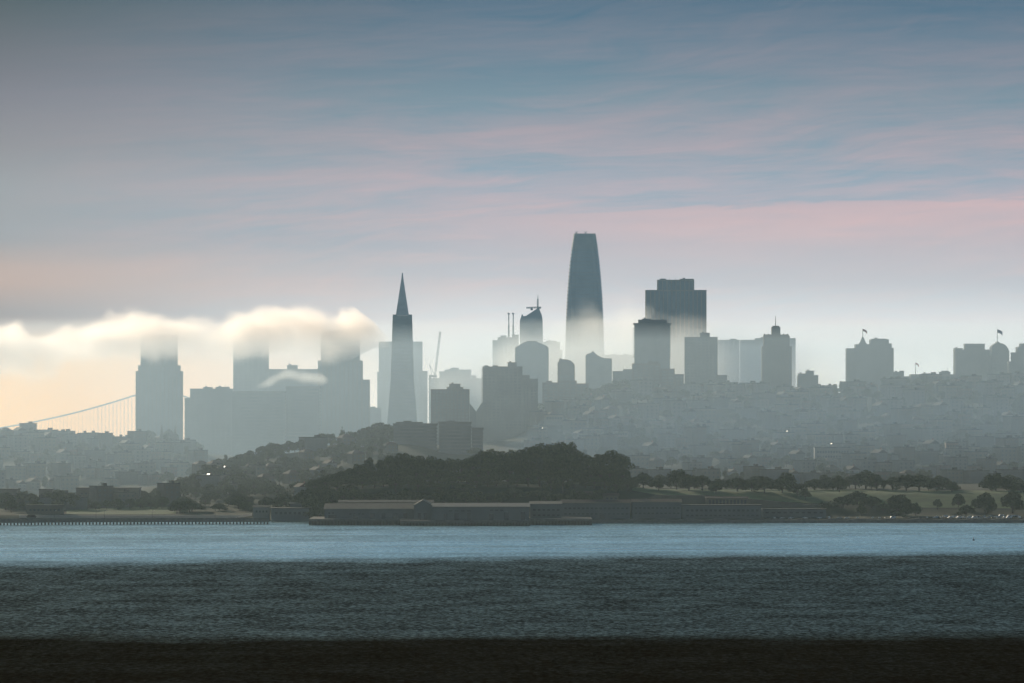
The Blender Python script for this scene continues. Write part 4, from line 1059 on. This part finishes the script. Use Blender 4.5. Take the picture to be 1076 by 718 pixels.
w = bpy.data.worlds.new('World'); sc.world = w; w.use_nodes = True
nt = w.node_tree; nt.nodes.clear(); L = nt.links.new
out = nt.nodes.new('ShaderNodeOutputWorld'); bg = nd('ShaderNodeBackground'); bg.inputs['Strength'].default_value = .1
L(bg.outputs[0], out.inputs['Surface'])
sky = nd('ShaderNodeTexSky', sky_type='NISHITA'); sky.sun_disc = False
sky.sun_elevation = R(SUN_EL); sky.sun_rotation = R(SUN_AZ); sky.air_density = 1.0; sky.dust_density = 2.0; sky.ozone_density = 1.0
tc = nd('ShaderNodeTexCoord'); sep = nd('ShaderNodeSeparateXYZ'); L(tc.outputs['Generated'], sep.inputs[0])
# keep the band under the horizon as bright as the horizon itself
zc_ = math_n('MAXIMUM', sep.outputs['Z'], 0.0)
cb = nd('ShaderNodeCombineXYZ'); L(sep.outputs['X'], cb.inputs[0]); L(sep.outputs['Y'], cb.inputs[1]); L(zc_, cb.inputs[2]); L(cb.outputs[0], sky.inputs['Vector'])
az = math_n('ARCTAN2', sep.outputs['X'], sep.outputs['Y'])          # radians, 0 = view axis
u = math_n('DIVIDE', az, .0715)                                      # -1..1 over the frame
v = math_n('DIVIDE', sep.outputs['Z'], .0565)                        # 0 horizon .. 1 at frame top
vt = math_n('ADD', v, math_n('MULTIPLY', u, -.04))                  # cloud layers climb to the right
cv = nd('ShaderNodeCombineXYZ'); L(u, cv.inputs[0]); L(vt, cv.inputs[1]); cv.inputs[2].default_value = 0
nA = noise(cv.outputs[0], 1.0, 6, .58, .9, 7.0, 1, .5)
nB = noise(cv.outputs[0], 1.0, 7, .62, 2.6, 22.0, 1, .8, (3.1,1.7,0))
nC = noise(cv.outputs[0], 1.0, 4, .5, .5, 3.0, 1, .3, (7.3,4.2,0))
vv = math_n('DIVIDE', math_n('ADD', v, .0), 20.0, clamp=True)        # 0..1 = 0..~90 degrees
# overcast veil: luminous near the horizon, slate higher up (values are radiance x10, the Background runs at 0.1)
def S(r, g, b_): 
    f = lambda c: ((c/255+.055)/1.055)**2.4 if c > 10 else c/255/12.92
    return (f(r), f(g), f(b_))
vr = math_n('DIVIDE', v, 1.5, clamp=True)
veil = ramp(vr, [(0,S(250,248,238)),(.07,S(246,244,238)),(.14,S(234,238,240)),(.212,S(200,206,214)),(.275,S(158,178,194)),(.353,S(140,166,186)),(.51,S(116,146,164)),(.667,S(62,110,138)),(1,S(122,160,198))])
pink = ramp(vr, [(0,S(252,248,240)),(.10,S(248,240,236)),(.2,S(238,214,212)),(.3,S(232,190,190)),(.36,S(206,178,186)),(.51,S(154,154,168)),(.667,S(104,124,144)),(1,S(122,160,198))])
warm = ramp(vr, [(0,S(255,204,90)),(.07,S(250,208,125)),(.12,S(178,172,166)),(.15,S(158,158,160)),(.20,S(206,172,156)),(.225,S(204,172,158)),(.27,S(164,158,160)),(.353,S(150,154,162)),(.51,S(124,132,146)),(.667,S(74,98,110)),(1,S(120,155,190))])
wp = noise(cv.outputs[0], 1.0, 3, .5, 1.1, 3.5, 1, 0, (5.5,2.2,0))
v2 = math_n('ADD', math_n('ADD', v, math_n('MULTIPLY', u, -.13)), math_n('MULTIPLY', wp, .34))
cv2 = nd('ShaderNodeCombineXYZ'); L(u, cv2.inputs[0]); L(v2, cv2.inputs[1])
nD = noise(cv2.outputs[0], 1.0, 10, .66, 2.4, 22.0, 1, .6, (1.3,9.1,0))
streak = math_n('ADD', math_n('ADD', math_n('MULTIPLY', nA, .46), math_n('MULTIPLY', nB, .24)), math_n('MULTIPLY', nD, .30))
ps = ramp(streak, [(.40,0),(.58,1)])
# the long pink cloud sheet whose upper edge climbs to the right
edge = math_n('ADD', vt, math_n('MULTIPLY', math_n('SUBTRACT', nB, .5), .085))
sheet = math_n('MULTIPLY', ramp(edge, [(.20,0),(.30,.5),(.40,.85),(.455,1),(.468,.9),(.480,0),(1,0)]), ramp(math_n('MULTIPLY_ADD', u, .5, .5), [(.30,.25),(.55,.75),(.85,1)]))
pf = math_n('MAXIMUM', math_n('MULTIPLY', ps, .75), math_n('MULTIPLY', sheet, math_n('ADD', .75, math_n('MULTIPLY', ps, .3))))
c1 = rgbmix(pf, veil, pink)
wf = ramp(math_n('MULTIPLY_ADD', u, -.5, .5), [(.52,0),(.75,.35),(1.0,1.0)])
c2 = rgbmix(wf, c1, warm)
# high overcast above the frame goes to dark slate
hi = ramp(vv, [(0,0),(.20,0),(.38,1),(1,1)])
c3 = rgbmix(hi, c2, (.048,.080,.112))
mul = nd('ShaderNodeMix', data_type='RGBA', blend_type='MULTIPLY'); mul.inputs[0].default_value = 1
L(c3, mul.inputs[6]); mul.inputs[7].default_value = (9.3,9.3,9.3,1)
# sunlit glow low in the sky: golden towards the sun at left, pale along the rest of the horizon
g1 = math_n('MULTIPLY', ramp(v, [(0,1),(.10,.8),(.2,.12),(.3,0)]), ramp(math_n('MULTIPLY_ADD', u, -.5, .5), [(.50,0),(.62,.25),(.80,.75),(1,1)]))
g2 = math_n('MULTIPLY', ramp(v, [(0,1),(.05,.7),(.16,.25),(.3,0)]), ramp(math_n('MULTIPLY_ADD', u, .5, .5), [(.08,0),(.40,1)]))
gl1 = rgbmix(1.0, (9.3*.85,9.3*.24,9.3*.0), g1, 'MULTIPLY')
gl2 = rgbmix(1.0, (9.3*.62,9.3*.62,9.3*.57), g2, 'MULTIPLY')
glo = rgbmix(1.0, rgbmix(1.0, mul.outputs[2], gl1, 'ADD'), gl2, 'ADD')
fin = rgbmix(.985, sky.outputs[0], glo)
L(fin, bg.inputs['Color'])

# ------------------------------------------------------------------ haze and fog
def vol_mat(name, col, dens, g):
    m, nt_, out_ = new_mat(name)
    p = nt_.nodes.new('ShaderNodeVolumePrincipled')
    p.inputs['Color'].default_value = (*col, 1); p.inputs['Density'].default_value = dens; p.inputs['Anisotropy'].default_value = g
    nt_.links.new(p.outputs[0], out_.inputs['Volume'])
    return m
q = MB(); q.box(-9200,9200,-500,13200,-4.5,345)
o = q.build('haze', vol_mat('haze_air', (.74,.89,.96), 0.13e-5, .5)); tag(o, 'thin pale haze over the bay and city', kind='stuff')
q = MB(); q.box(-5400,5400,4300,6560,-4.35,300)
o = q.build('haze', vol_mat('shore_haze_air', (.66,.86,.97), 3.3e-5, .45)); tag(o, 'faint warm haze over the far shore', kind='stuff')
q = MB(); q.box(-5200,5200,6600,9750,-4.3,338)
o = q.build('haze', vol_mat('upper_haze_air', (.34,.66,1.0), 9.4e-5, .25)); tag(o, 'faint blue haze reaching above the downtown towers', kind='stuff')
q = MB(); q.box(-5000,5000,6330,9700,-4.2,172)
o = q.build('haze', vol_mat('city_haze_air', (.68,.82,.94), 1.75e-4, .55)); tag(o, 'denser low haze lying over the city hills', kind='stuff')
q = MB(); q.box(-4600,4600,8730,9650,-4.0,206)
o = q.build('haze', vol_mat('far_haze_air', (.86,.93,.98), 2.6e-4, .64)); tag(o, 'morning haze between the downtown towers', kind='stuff')

def fog(name, label, px0, px1, Y0, Y1, tops, bots, dens, g=.5, amp=14, soft=18, softb=16, nscale=.012, col=(.97,.97,.97), seed=0):
    """real fog volume: tops/bots are outlines (photo column, row) at mid distance; soft noisy edges"""
    Ym = (Y0+Y1)/2; x0, x1 = X(px0,Ym), X(px1,Ym)
    global nt, L
    m, nt, out_ = new_mat(name + '_vapour'); L = nt.links.new
    tcn = nd('ShaderNodeTexCoord'); se = nd('ShaderNodeSeparateXYZ'); L(tcn.outputs['Object'], se.inputs[0])
    xn = math_n('DIVIDE', math_n('SUBTRACT', se.outputs['X'], x0), x1-x0, clamp=True)
    zl, zh = min(Z(p[1],Ym) for p in bots)-30, max(Z(p[1],Ym) for p in tops)+30
    def curve(tab):
        c = nd('ShaderNodeFloatCurve'); cu = c.mapping.curves[0]
        pts = [((X(p,Ym)-x0)/(x1-x0), (Z(y,Ym)-zl)/(zh-zl)) for p,y in tab]
        while len(cu.points) < len(pts): cu.points.new(.5,.5)
        for cp, (a, bb) in zip(cu.points, pts): cp.location = (max(0,min(1,a)), bb); cp.handle_type = 'AUTO'
        c.mapping.update(); L(xn, c.inputs['Value'])
        return math_n('MULTIPLY_ADD', c.outputs[0], zh-zl, zl)
    n1_ = noise(tcn.outputs['Object'], nscale, 5, .6, 1, .7, 1.2, .4, (seed,0,0))
    n2_ = noise(tcn.outputs['Object'], nscale*.33, 2, .5, 1, .7, 1, 0, (seed+5,3,0))
    dn = math_n('ADD', math_n('MULTIPLY', math_n('SUBTRACT', n1_, .5), amp*2), math_n('MULTIPLY', math_n('SUBTRACT', n2_, .5), amp*1.6))
    up = math_n('DIVIDE', math_n('ADD', math_n('SUBTRACT', curve(tops), se.outputs['Z']), dn), soft, clamp=True)
    dw = math_n('DIVIDE', math_n('ADD', math_n('SUBTRACT', se.outputs['Z'], curve(bots)), dn), softb, clamp=True)
    ex = math_n('MULTIPLY', math_n('MULTIPLY', xn, 12, clamp=True), math_n('MULTIPLY', math_n('SUBTRACT', 1, xn), 14, clamp=True))
    yn = math_n('DIVIDE', math_n('SUBTRACT', se.outputs['Y'], Y0), Y1-Y0, clamp=True)
    ey = math_n('MULTIPLY', math_n('MULTIPLY', yn, 5, clamp=True), math_n('MULTIPLY', math_n('SUBTRACT', 1, yn), 5, clamp=True))
    den = math_n('MULTIPLY', math_n('MULTIPLY', math_n('MULTIPLY', up, dw), math_n('MULTIPLY', ex, ey)), dens)
    p = nd('ShaderNodeVolumePrincipled'); p.inputs['Color'].default_value = (*col,1); p.inputs['Anisotropy'].default_value = g
    L(den, p.inputs['Density']); L(p.outputs[0], out_.inputs['Volume'])
    # lumpy closed hull a little larger than the fog itself
    rings = []; n = 14; k = 24
    for i in range(k+1):
        t = i/k; px = lerp(px0, px1, t)
        zt = Z(interp(tops,px),Ym)+amp*.8; zb = Z(interp(bots,px),Ym)-amp*.8
        e_ = max(.15, min(1, 6*t+.15, 6*(1-t)+.15)); zm = (zt+zb)/2; hh = max(10,(zt-zb)/2)*e_; hyy = (Y1-Y0)/2*(.6+.4*e_)
        ring = []
        for j in range(n):
            a = 2*math.pi*j/n; ca, sa = math.cos(a), math.sin(a); pw = .7
            ring.append((lerp(x0,x1,t), Ym + hyy*math.copysign(abs(ca)**pw,ca), zm + hh*math.copysign(abs(sa)**pw,sa)*(1+.04*math.sin(i*1.7+j))))
        rings.append(ring)
    q = MB(); q.loft([list(reversed(r)) for r in rings])
    o = q.build(name, m); tag(o, label, kind='stuff')
    import bmesh
    bm = bmesh.new(); bm.from_mesh(o.data); bmesh.ops.recalc_face_normals(bm, faces=bm.faces); bm.to_mesh(o.data); bm.free()
    return o
fog('fog_bank', 'bright backlit fog bank swallowing the tops of the left-hand towers', -70, 412, 8480, 8632,
    [(-70,350),(-30,344),(0,348),(15,343),(36,354),(55,348),(78,340),(104,334),(130,331),(152,329),(178,333),(202,334),(222,341),(240,333),(260,326),(282,323),(306,321),(332,323),(348,331),(366,325),(386,328),(400,338),(412,358)],
    [(-70,400),(0,396),(70,389),(140,378),(185,374),(240,377),(285,379),(335,375),(380,374),(412,366)], .032, g=.76, amp=27, soft=28, softb=40, nscale=.030, col=(.965,.915,.885))
fog('fog_wisp', 'small bright wisp of fog drifting over the wide flat-topped block', 262, 346, 8500, 8600,
    [(262,409),(276,402),(290,394),(302,387),(316,389),(332,392),(346,396)], [(262,410),(280,406),(298,399),(318,402),(346,405)], .016, amp=9, soft=9, softb=8, nscale=.045, seed=11)
fog('haze', 'bright drifting mist around the feet of the tallest skyscraper and its neighbours', 425, 900, 8440, 8590,
    [(425,392),(450,378),(490,366),(530,352),(560,346),(590,334),(605,322),(625,310),(640,322),(660,314),(680,320),(700,332),(735,334),(770,348),(820,360),(870,374),(900,392)],
    [(425,425),(600,430),(900,425)], .0068, g=.72, amp=44, soft=46, softb=20, nscale=.022, seed=23)

fog('haze', 'thin blue mist lying along the right-hand hill', 500, 1500, 6560, 7560,
    [(500,436),(580,415),(760,402),(1500,396)], [(500,560),(1500,560)], 3.0e-4, g=.2, amp=16, soft=46, softb=20, nscale=.012, col=(.46,.70,1.0), seed=41)

# ------------------------------------------------------------------ render settings
sc.view_settings.view_transform = 'Standard'; sc.view_settings.look = 'None'
sc.view_settings.exposure = 0.0; sc.view_settings.gamma = 1.0
sc.render.engine = 'CYCLES'
cy = sc.cycles
cy.max_bounces = 10; cy.diffuse_bounces = 2; cy.glossy_bounces = 2; cy.transmission_bounces = 2; cy.volume_bounces = 8; cy.transparent_max_bounces = 16
cy.volume_step_rate = 1.5; cy.volume_max_steps = 96
cy.use_denoising = True
try: cy.denoiser = 'OPENIMAGEDENOISE'
except Exception: pass

# ------------------------------------------------------------------ tell look-alikes with one label apart by their order from left to right
same = {}
for o_ in COL.objects:
    if o_.get('category') and o_.get('label'): same.setdefault(o_['label'], []).append(o_)
ORD = ('','second','third','fourth','fifth','sixth')
for lab, objs in same.items():
    n_ = len(objs)
    if n_ < 2: continue
    objs.sort(key=lambda o_: o_.location.x/o_.location.y)
    for k, o_ in enumerate(objs):
        if n_ == 2: suf = ('left one','right one')[k]
        elif k == 0: suf = 'leftmost'
        elif k == n_-1: suf = 'rightmost'
        elif n_ == 3: suf = 'middle one'
        elif k < n_/2 and k < 6: suf = ORD[k]+' from left'
        elif n_-1-k < 6: suf = ORD[n_-1-k]+' from right'
        else: suf = ''
        if suf and len(lab.split())+len(suf.split()) <= 16: o_['label'] = lab+', '+suf
